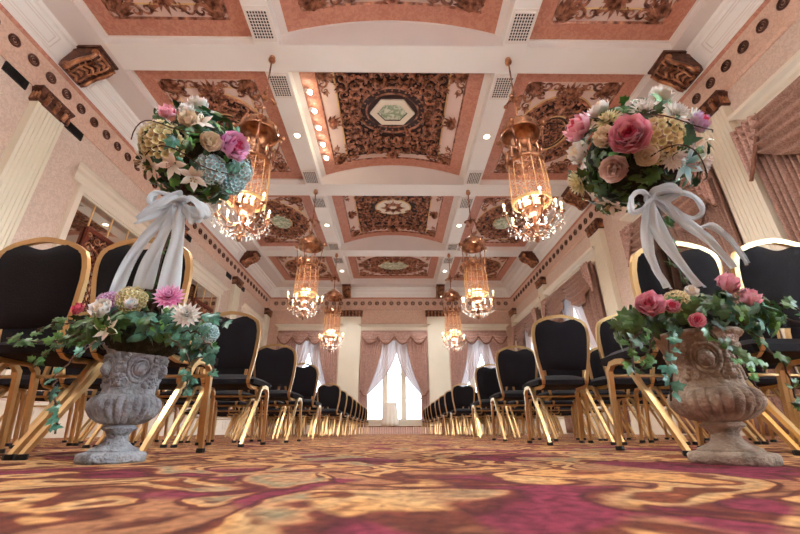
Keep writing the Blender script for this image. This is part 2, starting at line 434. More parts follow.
def coffer(row, col):
    x0, x1 = LX[col*2], LX[col*2+1]; y0, y1 = ROWS[row]; cx, cy = (x0+x1)/2, (y0+y1)/2
    vault = col == 1 and row < 3
    if vault:
        hw = (x1-x0)/2; S = lambda x, y: 8.30 - .46*((x-cx)/hw)**2
    elif col == 1: S = lambda x, y: 7.86
    else: S = lambda x, y: 7.74
    kinds = {0:'cream ground and bronze corner scrolls', 1:'hexagonal glazed centre in dense bronze scrollwork', 2:'cream oval rosette in dense bronze scrollwork', 3:'green oval centre in a bronze wreath'} if col == 1 else \
            {0:'bronze ring and leaf tassel', 1:'bronze roundel with gilt oval ring', 2:'bronze wreath around a green oval', 3:'dark bronze oval wreath'}
    lab = f"{'vaulted' if vault else 'flat'} ceiling coffer, {kinds[row]}, {ORD[row]} row, {WH[col]}"
    t = thing('ceiling_coffer', lab, 'ceiling coffer', (cx, cy, S(cx,cy)), 'carved ceiling coffers')
    g = MB(); slab(g, S, x0, x1, y0, y1, 0, 16, .1); part(g, 'panel', M_ground, t, smooth=False)
    # reveals (cream faces between beam edge and band), with arched ends under the vault
    if vault:
        e = MB()
        for yy in (y0+.015, y1-.015):
            e = MB(); e.grid(lambda u, v: (x0+(x1-x0)*u, yy, ZB+.005+(S(x0+(x1-x0)*u,0)-ZB)*v), 16, 1)
            part(e, 'lunette', M_soffit, t)
    bw = .34; lip = .14 if col == 1 else .05; b = MB()
    lp = MB()
    slab(lp, S, x0, x1, y0, y0+.04, .06); slab(lp, S, x0, x1, y1-.04, y1, .06)
    slab(lp, S, x0, x0+lip, y0+.04, y1-.04, .06, 3); slab(lp, S, x1-lip, x1, y0+.04, y1-.04, .06, 3)
    part(lp, 'cream_lip', M_soffit, t)
    ox0, ox1 = x0, x1; x0 += lip; x1 -= lip; y0 += .04; y1 -= .04
    slab(b, S, x0, x1, y0, y0+bw, .05); slab(b, S, x0, x1, y1-bw, y1, .05)
    slab(b, S, x0, x0+bw, y0+bw, y1-bw, .05, 3); slab(b, S, x1-bw, x1, y0+bw, y1-bw, .05, 3)
    part(b, 'band', M_salmon, t)
    l = MB(); rect_line(l, S, x0+bw, x1-bw, y0+bw, y1-bw, .035); rect_line(l, S, x0+.03, x1-.03, y0+.03, y1-.03, .02)
    part(l, 'edge_moulding', M_bronze, t)
    X0, X1, Y0, Y1 = x0+bw, x1-bw, y0+bw, y1-bw
    o = MB(); gl = MB(); md = MB(); pl = MB()
    if col == 1 and row in (1, 2):
        px0, px1, py0, py1 = X0+.42, X1-.42, Y0+.12, Y1-.25
        slab(pl, S, px0, px1, py0, py1, .03)
        rr = .85 if row == 1 else .62
        dense(o, lambda x, y: S(x, y)-.05, px0+.05, px1-.05, py0+.05, py1-.05, .265, lambda x, y: ((x-cx)/(rr*1.15))**2+((y-cy+.24)/rr)**2 > 1, 11+row)
        for x in (px0, px1):
            gq = MB(); gq.tube([(x, y, S(x,0)-.04) for y in (py0, py1)], .022, 4); part(gq, 'gilt_line', M_goldline, t)
        corner_fans(o, S, X0+.05, X1-.05, Y0+.05, Y1-.05, .5)
        for (x, y, a) in ((X0+.1,cy,0),(X1-.1,cy,pi),(cx,Y1-.08,-pi/2)):
            leaf_spray(o, S, x, y, a, .42, 7, 2.8, .16); o.ball((x+cos(a)*.1, y+sin(a)*.1, S(x,y)-.06), .12, 10, 6)
        if row == 1:
            cy -= .24
            ring(o, S, cx, cy, .92, .80, .05); ring(o, S, cx, cy, .72, .6, .04)
            for k in range(28):
                a = 2*pi*k/28; blob(o, S, cx+.74*cos(a), cy+.62*sin(a), a, .2, .06, .06)
            hx = [(cx+.62*cos(pi/3*k), cy+.5*sin(pi/3*k)) for k in range(6)]
            hi = [(cx+.42*cos(pi/3*k), cy+.33*sin(pi/3*k)) for k in range(6)]
            hd = MB(); hv = [(x, y, S(x,y)-.10) for x, y in hx]+[(x, y, S(x,y)-.10) for x, y in hi]+[(x, y, S(x,y)) for x, y in hx]
            hd.add(hv, [(k, (k+1)%6, 6+(k+1)%6, 6+k) for k in range(6)]+[(k, (k+1)%6, 12+(k+1)%6, 12+k) for k in range(6)])
            part(hd, 'hexagonal_frame', M_cream, t)
            gz = MB(); gz.add([(x, y, S(x,y)-.06) for x, y in hi], [tuple(range(6))]); part(gz, 'glazed_panel', M_oval, t)
            slab(pl, S, cx-.66, cx+.66, cy-.5, cy+.5, .045, 6)
        else:
            cy -= .24
            disc(md, S, cx, cy, .66, .5, .06); ring(gl, S, cx, cy, .68, .52, .05)
            for k in range(8):
                a = pi/4*k; leaf_spray(o, lambda x, y: S(x,y)-.06, cx+.12*cos(a), cy+.1*sin(a), a, .4, 3, .8, .16)
    elif col == 1 and row == 0:
        corner_fans(o, S, X0+.05, X1-.05, Y0+.05, Y1-.05, .85, 9)
        ring(o, S, cx, cy-.3, 1.3, 1.0, .05)
        dense(o, S, cx-1.1, cx+1.1, cy-1.1, cy+.5, .28, lambda x, y: ((x-cx)/1.2)**2+((y-cy+.3)/.9)**2 < 1, 3)
        leaf_spray(o, S, cx, Y1-.05, -pi/2, .6, 7, 2.2, .15)
        o.ball((cx, Y1-.18, S(cx,0)-.08), .15)
    elif col == 1:
        for q in (1., .96): ring(o, S, cx, cy, 1.55*q, 1.12*q, .04)
        slab(pl, S, cx-1.0, cx+1.0, cy-.7, cy+.7, .02, 4)
        dense(o, lambda x, y: S(x, y)-.04, cx-1.5, cx+1.5, cy-1.1, cy+1.1, .26, lambda x, y: .3 < ((x-cx)/1.5)**2+((y-cy)/1.07)**2 < 1, 5)
        disc(md, S, cx, cy, .75, .5, .05); ring(gl, S, cx, cy, .77, .52, .04)
        corner_fans(o, S, X0+.08, X1-.08, Y0+.08, Y1-.08, .5)
        for (x, a) in ((X0+.1,0),(X1-.1,pi)): leaf_spray(o, S, x, cy, a, .4, 7, 2.6, .16)
    else:
        rect_line(gl, S, X0+.28, X1-.28, Y0+.28, Y1-.28, .02)
        rx = 1.0; ry = 1.25 if row < 3 else .95
        if row == 0: cyy = cy
        else: cyy = cy
        disc(pl, S, cx, cyy, rx, ry, .02)
        ring(o, S, cx, cyy, rx, ry, .05); ring(gl, S, cx, cyy, rx*1.05, ry*1.05, .02)
        inner = {0:.0, 1:.38, 2:.22, 3:.12}[row]
        dense(o, lambda x, y: S(x, y)-.04, cx-rx, cx+rx, cyy-ry, cyy+ry, .24, lambda x, y: inner < ((x-cx)/(rx*.97))**2+((y-cyy)/(ry*.97))**2 < 1, 20+row)
        if row == 1:
            ring(o, S, cx, cyy, .58, .74, .06); ring(gl, S, cx, cyy, .5, .65, .035); ring(gl, S, cx, cyy, .4, .53, .02)
            dense(o, S, cx-.38, cx+.38, cyy-.5, cyy+.5, .15, lambda x, y: ((x-cx)/.38)**2+((y-cyy)/.5)**2 < 1, 33)
            for (a) in (0, pi): ring(gl, S, cx+.82*cos(a)*.0, cyy+.98*(1 if a else -1), .16, .12, .02)
        if row == 2:
            disc(md, S, cx, cyy, .36, .5, .06); ring(gl, S, cx, cyy, .38, .52, .04); ring(gl, S, cx, cyy, .3, .42, .015, 32, 8)
        if row == 3:
            disc(md, S, cx, cyy, .3, .26, .05); ring(gl, S, cx, cyy, .32, .28, .03)
        for (y, a) in ((cyy-ry, -pi/2), (cyy+ry, pi/2)):
            leaf_spray(o, S, cx, y, a, .5 if row < 2 else .34, 7, 2.2, .15); leaf_spray(o, S, cx, y, a+pi, .3, 5, 2, .2)
            for sg in (1,-1): spiral(o, S, cx+sg*.2, y+.1*sin(a), .12, a, 1.1, sg, .03)
        corner_fans(o, S, X0+.08, X1-.08, Y0+.08, Y1-.08, .6 if row < 3 else .45, 7)
    part(o, 'scrollwork', M_bronze, t, smooth=True)
    if pl.v: part(pl, 'plum_backing', M_plum, t)
    if gl.v: part(gl, 'gilt_ring', M_goldline, t)
    if md.v: part(md, 'medallion', M_oval if row > 1 and not (row == 2 and col == 1) else M_cream, t)
for r_ in range(4):
    for c_ in range(3): coffer(r_, c_)

# ------------------------------------------------------------------ ceiling fittings
g0 = thing('ceiling_vent', 'x', 'ceiling vent', (0,0,ZB), 'white perforated ceiling vents')
q = MB(); q.box(-.20,.20,-.30,.30,ZB-.035,ZB+.0); q.box(-.235,.235,-.36,.36,ZB-.015,ZB)
part(q, 'frame', M_grille, g0)
q = MB()
for i in range(7):
    for j in range(9):
        x = -.165+i*.055; y = -.25+j*.0625; q.box(x-.017, x+.017, y-.021, y+.021, ZB-.0375, ZB-.034)
part(q, 'perforation', M_hole, g0)
first = True
bx = {'left': (LX[1]+LX[2])/2, 'right': (LX[3]+LX[4])/2}
for side in ('left','right'):
    for k, y in enumerate((5.02, 6.47, 9.92, 11.38, 14.84, 16.28)):
        lab = f"white perforated vent on the {side} long ceiling beam, {'before' if k%2==0 else 'beyond'} the {ORD[k//2]} cross beam"
        if first: g0.location = (bx[side], y, ZB); g0['label'] = lab; first = False
        else: copy_thing(g0, (bx[side], y, ZB), lab)
d0 = thing('downlight', 'x', 'ceiling downlight', (0,0,ZB), 'recessed downlights')
q = MB(); q.lathe([(.10,ZB-.012),(.105,ZB),(.085,ZB),(.075,ZB-.012)], 20, cap=False); part(q, 'trim_ring', M_grille, d0)
q = MB(); q.lathe([(.074,ZB-.006),(.074,ZB-.002)], 20); part(q, 'lens', M_down, d0)
first = True
for side in ('left','right'):
    for k, y in enumerate((3.2, 8.1, 13.0, 17.6)):
        lab = f"round lit downlight in the {side} long ceiling beam, {ORD[k]} bay"
        if first: d0.location = (bx[side], y, ZB); d0['label'] = lab; first = False
        else: copy_thing(d0, (bx[side], y, ZB), lab)
        li = bpy.data.lights.new('downlight_beam', 'SPOT'); li.energy = 260; li.spot_size = radians(120); li.spot_blend = .6; li.color = (1,.97,.95); li.shadow_soft_size = .07
        lo = bpy.data.objects.new('downlight_beam', li); C.objects.link(lo); lo.location = (bx[side], y, ZB-.05)
for k in range(5):
    y = (6.9,7.5,8.1,8.75,9.35)[k]
    t = thing('track_spotlight', f"small lit spotlight at left edge of hexagon-centred ceiling vault, {ORD[k]} from camera", 'spotlight', (-2.2, y, 7.86), 'row of spotlights in the vault')
    q = MB(); q.tube([(-2.24,y,7.95),(-2.2,y,7.80)], .03, 8); q.tube([(-2.2,y,7.84),(-2.12,y-.02,7.76)], .06, 12); part(q, 'housing', M_grille, t, smooth=True)
    q = MB(); q.ball((-2.09,y-.03,7.73), .058); part(q, 'bulb', M_down, t, smooth=True)

# rosettes along the frieze
def rosette_mesh(f):
    a = MB(f); n = 16
    def add_ring(r, d, th): a.tube([(r*cos(2*pi*k/n), d, 6.66+r*sin(2*pi*k/n)) for k in range(n)], th, 5, closed=True)
    add_ring(.094, .015, .021); add_ring(.052, .015, .011)
    a.ball((0,.02,6.66), .024, 8, 5)
    return a
for s_, nm, a0, cnt, sp in (('L','left',3.2,42,.40), ('R','right',3.2,42,.40), ('F','far',-6.6,33,.40)):
    f = W(s_); base = None
    for k in range(cnt):
        a = a0 + k*sp
        p = f(a, .012, 0)
        if base is None:
            o = f(0,.0,0); g = lambda aa, d, z, o=o, f=f: tuple(u-v for u, v in zip(f(aa, d, z), o))
            base = rosette_mesh(g).build('rosette', M_dark, smooth=True)
            tag(base, f'round bronze rosette on the pink frieze of the {nm} wall', 'rosette', f'bronze rosettes on the {nm} frieze'); ob = base
        else:
            ob = base.copy(); C.objects.link(ob)
        ob.location = p

# corbels under the beam ends
def corbel_parts(f, a, t, k=1.0):
    """bracket: a along wall, d out"""
    w = .25*k
    prof = [(.14,7.5),(.80,7.5),(.80,7.43),(.77,7.39),(.76,7.31),(.68,7.22),(.57,7.17),(.46,7.13),(.36,7.05),(.30,6.95),(.21,6.91),(.12,6.96)]
    m = MB(f); n = len(prof)
    m.add([(a-w, d, z) for d, z in prof]+[(a+w, d, z) for d, z in prof], [tuple(range(n)), tuple(range(2*n-1,n-1,-1))]+[(i,(i+1)%n,n+(i+1)%n,n+i) for i in range(n)])
    m.box(a-w-.03, a+w+.03, .1, .83, 7.45, 7.5)
    part(m, 'bracket', M_dark, t)
    c = MB(f)
    low = prof[3:11]
    for sx in (-1, 1):
        c.tube([(a+sx*w*.93, d+.01, z-.015) for d, z in low], [.03,.035,.04,.045,.045,.045,.04,.03], 6)
        c.tube([(a+sx*w*.45, d+.01, z-.01) for d, z in low], .02, 5)
        for (d, z, r) in ((.74,7.33,.06),(.27,6.97,.07)):
            c.tube([(a+sx*(w+.01), d+r*(1-.8*i/12)*cos(i*.75), z+r*(1-.8*i/12)*sin(i*.75)) for i in range(13)], .02, 5)
    for i, (d, z) in enumerate(low[:-1]):
        for sx in (-1,1):
            c.tube([(a, d, z-.02), (a+sx*w*.35, d-.07, z-.045), (a+sx*w*.72, d-.03, z-.01)], [.03,.035,.008], 5)
    c.tube([(a-w*.9, .76, 7.36), (a, .79, 7.34), (a+w*.9, .76, 7.36)], .025, 6)
    part(c, 'acanthus_scroll', M_bronze2, t, smooth=True)
for k, y in enumerate(BEAMY):
    for s_, nm in (('L','left'),('R','right')):
        f = W(s_); t = thing('ceiling_corbel', f'carved bronze corbel under the {ORD[k]} cross beam on the {nm} wall', 'corbel', f(y,0,7), 'bronze corbels under the beams')
        corbel_parts(f, y, t)
for nm, x in bx.items():
    f = W('F'); t = thing('ceiling_corbel', f'carved bronze corbel under the far end of the {nm} long beam', 'corbel', f(x,0,7), 'bronze corbels under the beams')
    corbel_parts(f, x, t, .8)

# pilasters with bronze capitals
def pilaster(side, a, w, label, fluted=True, ztop=5.90, dep=.14):
    f = W(side); t = thing('pilaster', label, 'pilaster', f(a, 0, 0), 'cream pilasters with bronze capitals')
    m = MB(f); h = w/2
    m.box(a-h, a+h, 0, dep, 0, ztop)
    m.box(a-h-.03, a+h+.03, 0, dep+.03, 0, .3)
    if fluted:
        m.box(a-h, a-h+.07, dep, dep+.02, .3, ztop); m.box(a+h-.07, a+h, dep, dep+.02, .3, ztop)
        n = 6; iw = (w-.14)/n
        for i in range(n):
            c = a-h+.07+iw*(i+.5); m.box(c-iw*.3, c+iw*.3, dep, dep+.012, .45, ztop-.02)
    part(m, 'shaft', M_pil, t)
    c = MB(f)
    z0 = ztop
    pf = [(dep+.02,z0),(dep+.05,z0+.03),(dep+.03,z0+.07),(dep+.03,z0+.16),(dep+.06,z0+.24),(dep+.08,z0+.29),(dep+.08,z0+.33)]
    for i in range(len(pf)-1):
        (d1,z1),(d2,z2) = pf[i], pf[i+1]; e1 = h+d1-dep; e2 = h+d2-dep
        c.add([(a-e1,0,z1),(a-e1,d1,z1),(a+e1,d1,z1),(a+e1,0,z1),(a-e2,0,z2),(a-e2,d2,z2),(a+e2,d2,z2),(a+e2,0,z2)],
              [(0,1,5,4),(1,2,6,5),(2,3,7,6),(0,3,2,1),(4,5,6,7)])
    part(c, 'capital', M_dark, t)
    r = MB(f); n = max(3, int(w/.16))
    for i in range(n):
        c0 = a-h+w*(i+.5)/n
        for sg in (-1,1):
            pts = []
            for k in range(10):
                an = k*.62; rr = .05*(1-.075*k)
                pts.append((c0+sg*(.01+rr*sin(an)), dep+.07+.02*(k%2), z0+.23-rr*cos(an)*1.1))
            r.tube(pts, .014, 4)
        r.tube([(c0, dep+.04, z0+.02),(c0, dep+.09, z0+.14),(c0, dep+.06, z0+.22)], [.05,.045,.01], 6)
        r.ball((c0, dep+.07, z0+.27), .022, 8, 5)
    for e in (-1,1):
        for k in range(3):
            dd_ = .04+k*.06
            r.tube([(a+e*(h+.04), dd_, z0+.03),(a+e*(h+.05), dd_+.01, z0+.14),(a+e*(h+.03), dd_, z0+.25)], [.03,.025,.01], 5)
    part(r, 'acanthus_relief', M_bronze2, t, smooth=True)
for k, y in enumerate(BEAMY):
    for s_, nm in (('L','left'),('R','right')):
        pilaster(s_, y, .62, f'fluted cream pilaster with bronze capital on the {nm} wall, {ORD[k]} from camera')
for s_, nm in (('L','left'),('R','right')):
    pilaster(s_, 19.95, .60, f'cream corner pilaster with bronze capital at the {nm} end of far wall', False, 5.85)
pilaster('F', -2.40, 1.10, 'wide plain cream pilaster left of the central far window', False, 5.87)
pilaster('F', 2.30, 1.10, 'wide plain cream pilaster right of the central far window', False, 5.87)

# black wall vents
for k, a in enumerate((5.08, 6.45, 9.95, 11.35, 14.8, 16.35)):
    f = W('L'); t = thing('wall_vent', f"black slotted air vent high on the left wall, {'nearer' if k%2==0 else 'further'} side of {ORD[k//2]} pilaster", 'wall vent', f(a,0,6.2), 'black air vents on the left wall')
    m = MB(f); m.box(a-.23, a+.23, 0, .03, 6.0, 6.19); part(m, 'vent_frame', M_black, t)
    m = MB(f)
    for i in range(14): m.box(a-.215+i*.032, a-.197+i*.032, .03, .04, 6.02, 6.17)
    part(m, 'louvre', M_hole if False else M_rubber, t)

# ------------------------------------------------------------------ header cornices, mirrors, windows
def header(side, a0, a1, label, z0=5.12, z1=5.5):
    m = MB(W(side)); pr = [(0,z0),(.06,z0),(.08,z0+.05),(.06,z0+.07),(.06,z0+.20),(.12,z0+.23),(.16,z0+.28),(.24,z0+.32),(.26,z1),(0,z1)]
    n = len(pr)
    vs = [(a0-d, d, z) for d, z in pr]+[(a1+d, d, z) for d, z in pr]
    m.add(vs, [tuple(range(n)), tuple(range(2*n-1,n-1,-1))]+[(i,(i+1)%n,n+(i+1)%n,n+i) for i in range(n)])
    return tag(m.build('header_cornice', M_cream), label, 'cornice', 'cream cornices over windows and mirrors')
def mirror(k, a0, a1):
    f = W('L'); zb, zt = 1.0, 5.1
    header('L', a0-.12, a1+.12, f'projecting cream cornice over the {ORD[k]} left wall mirror', 5.12, 5.43)
    t = thing('wall_mirror', f'tall cream-framed wall mirror with carved lattice screen, {ORD[k]} on the left wall', 'mirror', f((a0+a1)/2,0,zb), 'framed mirrors along the left wall')
    m = MB(f)
    for (x0,x1,z0,z1) in ((a0,a0+.13,zb,zt),(a1-.13,a1,zb,zt),(a0+.13,a1-.13,zt-.13,zt),(a0+.13,a1-.13,zb,zb+.13)):
        m.box(x0,x1,0,.08,z0,z1)
    for (x0,x1,z0,z1) in ((a0+.13,a0+.17,zb+.13,zt-.13),(a1-.17,a1-.13,zb+.13,zt-.13),(a0+.13,a1-.13,zt-.17,zt-.13)):
        m.box(x0,x1,0,.05,z0,z1)
    part(m, 'frame', M_cream, t)
    m = MB(f); m.box(a0+.13,a1-.13,.005,.02,zb+.13,zt-.13); part(m, 'glass', M_mirror, t)
    m = MB(f)
    for q_ in (1,2,3):
        a = a0+(a1-a0)*q_/4; m.box(a-.012,a+.012,.02,.035,zb+.13,zt-.17)
    part(m, 'glazing_bar', M_goldline, t)
    s0, s1, z0, z1 = a0+.55, a1-.42, 1.4, 4.35
    m = MB(f)
    for (x0,x1,y0,y1) in ((s0,s0+.09,z0,z1),(s1-.09,s1,z0,z1),(s0+.09,s1-.09,z1-.09,z1),(s0+.09,s1-.09,z0,z0+.09)): m.box(x0,x1,.04,.10,y0,y1)
    sc = part(m, 'lattice_screen', M_brownlatt, t)
    m = MB(f); st = .2; x = s0-(z1-z0)
    while x < s1:
        for sg in (1,-1):
            lo = max(z0+.05, z0+((s0+.05)-x)) ; hi = min(z1-.05, z0+((s1-.05)-x))
            if hi > lo:
                pa = (x+(lo-z0), .06, lo if sg > 0 else z0+z1-lo); pb = (x+(hi-z0), .06, hi if sg > 0 else z0+z1-hi)
                m.tube([pa, pb], .016, 4)
        x += st
    part(m, 'lattice', M_brownlatt, sc)
    m = MB(f); cx = (s0+s1)/2
    for sg in (-1,1):
        for (ox, oz, r, tn) in ((.15,-.28,.13,1.2),(.38,-.22,.10,-1.2),(.55,-.45,.12,1.1),(.62,-.2,.08,1),(.1,-.55,.1,-1.1)):
            m.tube([(cx+sg*(ox+r*(1-.07*i)*cos(i*.6*tn)), .10, z1+oz+r*(1-.07*i)*sin(i*.6*tn)) for i in range(12)], .022, 5)
        m.tube([(cx+sg*.02,.10,z1-.7),(cx+sg*.3,.12,z1-.5),(cx+sg*.6,.10,z1-.35)], [.03,.03,.01], 5)
    m.ball((cx,.1,z1-.3), .07)
    part(m, 'gilt_scroll', M_bronze2, sc, smooth=True)
for k, (a0, a1) in enumerate(((2.1,4.55),(7.0,9.4),(11.95,14.35),(16.7,18.9))): mirror(k, a0, a1)

def pleat_panel(mb, a_out, a_in_top, a_in_tie, a_in_bot, zt, ztie, zb, n=7, amp=.05, d0=.14, nu=70, nv=22, pw=1.7):
    def fn(u, v):
        z = zt+(zb-zt)*v
        if z > ztie:
            t = (zt-z)/(zt-ztie); ai = a_in_top+(a_in_tie-a_in_top)*(t**pw)
        else:
            t = (ztie-z)/max(.01, ztie-zb); ai = a_in_tie+(a_in_bot-a_in_tie)*min(1, t*2.5)**.6
        a = a_out+(ai-a_out)*u
        k = .6+.4*min(1, abs(ai-a_out)/abs(a_in_top-a_out)); 
        return (a, d0+amp*k*sin(2*pi*n*u+.5*sin(3*v))+amp*.3*sin(2*pi*n*2.3*u+1), z)
    mb.grid(fn, nu, nv)
def swag(mb, a0, a1, zt, drop, n=8, d0=.22, amp=.03):
    def fn(u, v):
        a = a0+(a1-a0)*u; bot = drop*(.35+.65*sin(pi*u)); 
        return (a, d0+.10*sin(pi*v)*sin(pi*u)+amp*sin(2*pi*n*v*(.6+.4*sin(pi*u))), zt-bot*v)
    mb.grid(fn, 24, 40)
def jabot(mb, a, sg, zt, w, l, d0=.2, n=4):
    def fn(u, v):
        return (a+sg*w*u*(1-.15*v), d0+.05*sin(2*pi*n*u), zt-(l*(1-.72*u))*v)
    mb.grid(fn, 32, 8)
def window_unit(num, side, a0, a1, z0, z1, bars):
    f = W(side); t = thing(f'window_{num}', '', '', f((a0+a1)/2,-.15,z0)); del t['label']; del t['category']; t['kind'] = 'structure'
    m = MB(f); e = .07
    m.box(a0,a0+e,-.2,-.06,z0,z1); m.box(a1-e,a1,-.2,-.06,z0,z1); m.box(a0+e,a1-e,-.2,-.06,z0,z0+e); m.box(a0+e,a1-e,-.2,-.06,z1-e,z1)
    for b in bars: m.box(b-.14,b+.14,-.19,-.07,z0+e,z1-e)
    zt_ = z0+(z1-z0)*.52; m.box(a0+e,a1-e,-.16,-.1,zt_-.03,zt_+.03)
    m.box(a0+e,a1-e,-.16,-.1,z0+1.02,z0+1.06)
    part(m, 'window_frame', M_cream, t)
    m = MB(f); m.box(a0+e,a1-e,-.135,-.13,z0+e,z1-e); part(m, 'pane', M_glass, t)
    m = MB(f); m.box(a0-.05,a1+.05,-.06,.1,z0-.05,z0); part(m, 'window_sill', M_cream, t)
def daylight(side, a0, a1, z0, z1, watts, col=(.82,.92,1.)):
    f = W(side); p = f((a0+a1)/2, -.32, (z0+z1)/2)
    li = bpy.data.lights.new('window_daylight', 'AREA'); li.shape = 'RECTANGLE'; li.size = a1-a0; li.size_y = z1-z0; li.energy = watts; li.color = col
    o = bpy.data.objects.new('window_daylight', li); C.objects.link(o); o.location = p
    o.rotation_euler = {'R': (radians(90),0,radians(90)), 'F': (radians(-90),0,0), 'L': (radians(90),0,radians(-90))}[side]
DAY = 10
# far windows
for k, ((a0,a1), nm) in enumerate(zip(F_WIN, ('left','central','right'))):
    w3 = (a1-a0)/3
    window_unit(k+1, 'F', a0, a1, .6, 4.9, [a0+w3, a1-w3])
    daylight('F', a0, a1, .6, 4.9, DAY*20)
    lo, hi = ((-6.25,-3.02),(-1.76,1.70),(2.92,6.0))[k]; c = (lo+hi)/2; f = W('F')
    header('F', lo-.0, hi+.0, f'long cream cornice over the {nm} far window drapery', 5.1, 5.42)
    t = thing('window_drapery', f'rose brocade drapery with swag valance and sheers, {nm} far window', 'curtain', f(c,.1,.3), 'brocade draperies on the far wall')
    zb_ = .32 if k == 1 else .02
    for nm2, sg, out in (('curtain_panel',1,lo),('curtain_panel',-1,hi)):
        m = MB(f); h = (hi-lo)/2
        pleat_panel(m, out, out+sg*h*.66, out+sg*h*.16, out+sg*h*.20, 4.9, 1.75, zb_, 9, .04, .14)
        part(m, nm2, M_drape, t, smooth=True, solid=.01)
        m = MB(f); m.tube([(out, .24, 2.0),(out+sg*h*.1, .26, 1.75),(out+sg*h*.2, .2, 1.72)], .035, 6); part(m, 'tieback', M_fringe, t, smooth=True)
        m = MB(f)
        pleat_panel(m, out+sg*h*.1, out+sg*h*(1.12 if sg > 0 else .98), out+sg*h*.2, out+sg*h*.22, 4.8, 1.8, zb_+.05, 10, .02, .05 if sg > 0 else .0, pw=2.4)
        part(m, 'sheer_curtain', M_sheer, t, smooth=True)
    m = MB(f); m.box(lo+.02, hi-.02, .16, .20, 4.55, 5.08)
    n = 4
    for i in range(n): swag(m, lo+(hi-lo)*i/n, lo+(hi-lo)*(i+1)/n, 4.95, .62, 4, .22, .02)
    part(m, 'swag_valance', M_drape, t, smooth=True)
    m = MB(f)
    for i in range(n):
        x0, x1 = lo+(hi-lo)*i/n, lo+(hi-lo)*(i+1)/n
        m.tube([(x0+(x1-x0)*u/10, .27, 4.73-.40*sin(pi*u/10)) for u in range(11)], .035, 5)
    part(m, 'fringe', M_fringe, t, smooth=True)
# right-hand windows
SP = [(1.0,5.43),(6.05,9.15),(10.96,15.26),(15.88,19.64)]
for k, (lo, hi) in enumerate(SP):
    a0, a1 = R_WIN[k+1]; f = W('R'); w3 = (a1-a0)/3
    window_unit(k+4, 'R', a0, a1, .75, 4.9, [a0+w3, a1-w3])
    daylight('R', a0, a1, .75, 4.9, DAY*26)
    header('R', lo+.06 if k else lo, hi-.27, f'long cream cornice over the {ORD[k]} window on the right wall', 5.12, 5.5)
    t = thing('window_drapery', f"russet brocade drapery with gathered swags, {ORD[k]} window on the right wall", 'curtain', f((lo+hi)/2,.1,.02), 'brocade draperies on the right wall')
    h = (hi-lo)/2; full = k < 2
    for sg, out in ((1,lo+.1),(-1,hi-.1)):
        m = MB(f)
        fr = .97 if full else .62
        pleat_panel(m, out, out+sg*h*fr, out+sg*h*(.78 if full else .22), out+sg*h*(.8 if full else .25), 5.0, 1.9, .03, 20 if full else 9, .065, .16, 150)
        part(m, 'curtain_panel', M_drape2, t, smooth=True, solid=.01)
        if not full:
            m = MB(f); pleat_panel(m, out+sg*h*.1, out+sg*h*1.0, out+sg*h*.3, out+sg*h*.3, 4.8, 1.8, .05, 10, .02, .05); part(m, 'sheer_curtain', M_sheer, t, smooth=True)
        m = MB(f); jabot(m, out-sg*.02, sg, 5.08, .5, 1.05, .36); part(m, 'jabot', M_drape, t, smooth=True, solid=.015)
        m = MB(f); m.tube([(out-sg*.02+sg*.5*u/8*(1-.1), .38+.05*sin(pi*u), 5.08-1.05*(1-.72*u/8)) for u in range(9)], .03, 5); part(m, 'fringe', M_fringe, t, smooth=True)
    m = MB(f); m.box(lo+.08, hi-.08, .22, .27, 4.7, 5.1)
    for i in range(2): swag(m, lo+.12+(hi-lo-.24)*i/2, lo+.12+(hi-lo-.24)*(i+1)/2, 5.06, 1.15, 6, .32, .06)
    part(m, 'swag_valance', M_drape2, t, smooth=True)
# unseen window behind the camera on the right wall, same build, undraped, added for its fill daylight
window_unit(8, 'R', -4.6, -1.0, .75, 4.9, [-3.4,-2.2]); daylight('R', -4.6, -1.0, .75, 4.9, DAY*90)

# ------------------------------------------------------------------ platform and table at the far end
t = thing('stage_platform', 'low carpeted platform with pleated pink skirt before the central window', 'platform', (0,17.9,0))
m = MB(); m.box(-3.2, 3.2, 17.6, 20.1, .27, .31); part(m, 'deck', M_carpet, t)
m = MB()
m.grid(lambda u, v: (-3.2+6.4*u, 17.6+.02*sin(2*pi*64*u), .27*v), 400, 1)
for x in (-3.2, 3.2): m.box(x-.01, x+.01, 17.6, 20.1, 0, .27)
part(m, 'skirt', mat('pink_skirting', (.90,.78,.74), .7, var=.1, vscale=30), t)
t = thing('cocktail_table', 'small round high table in floor-length white linen on the far platform', 'table', (-.22,19.0,.31))
m = MB()
nn = 96
m.lathe([(.40,.315),(.385,.5),(.34,1.0),(.315,1.31),(.30,1.345),(.285,1.35)], nn, (-.22,19.0,0), flute=lambda i, a: 1+(.06*sin(12*a)*(1,.85,.45,.12,0,0)[i]))
part(m, 'tablecloth', M_cloth, t, smooth=True)
m = MB(); m.lathe([(.29,1.30),(.29,1.34)], 32, (-.22,19.0,0)); part(m, 'tabletop', M_cloth, t)
m = MB(); m.lathe([(.2,.31),(.2,.33),(.03,.36),(.03,1.3)], 20, (-.22,19.0,0)); part(m, 'pedestal', M_black, t)

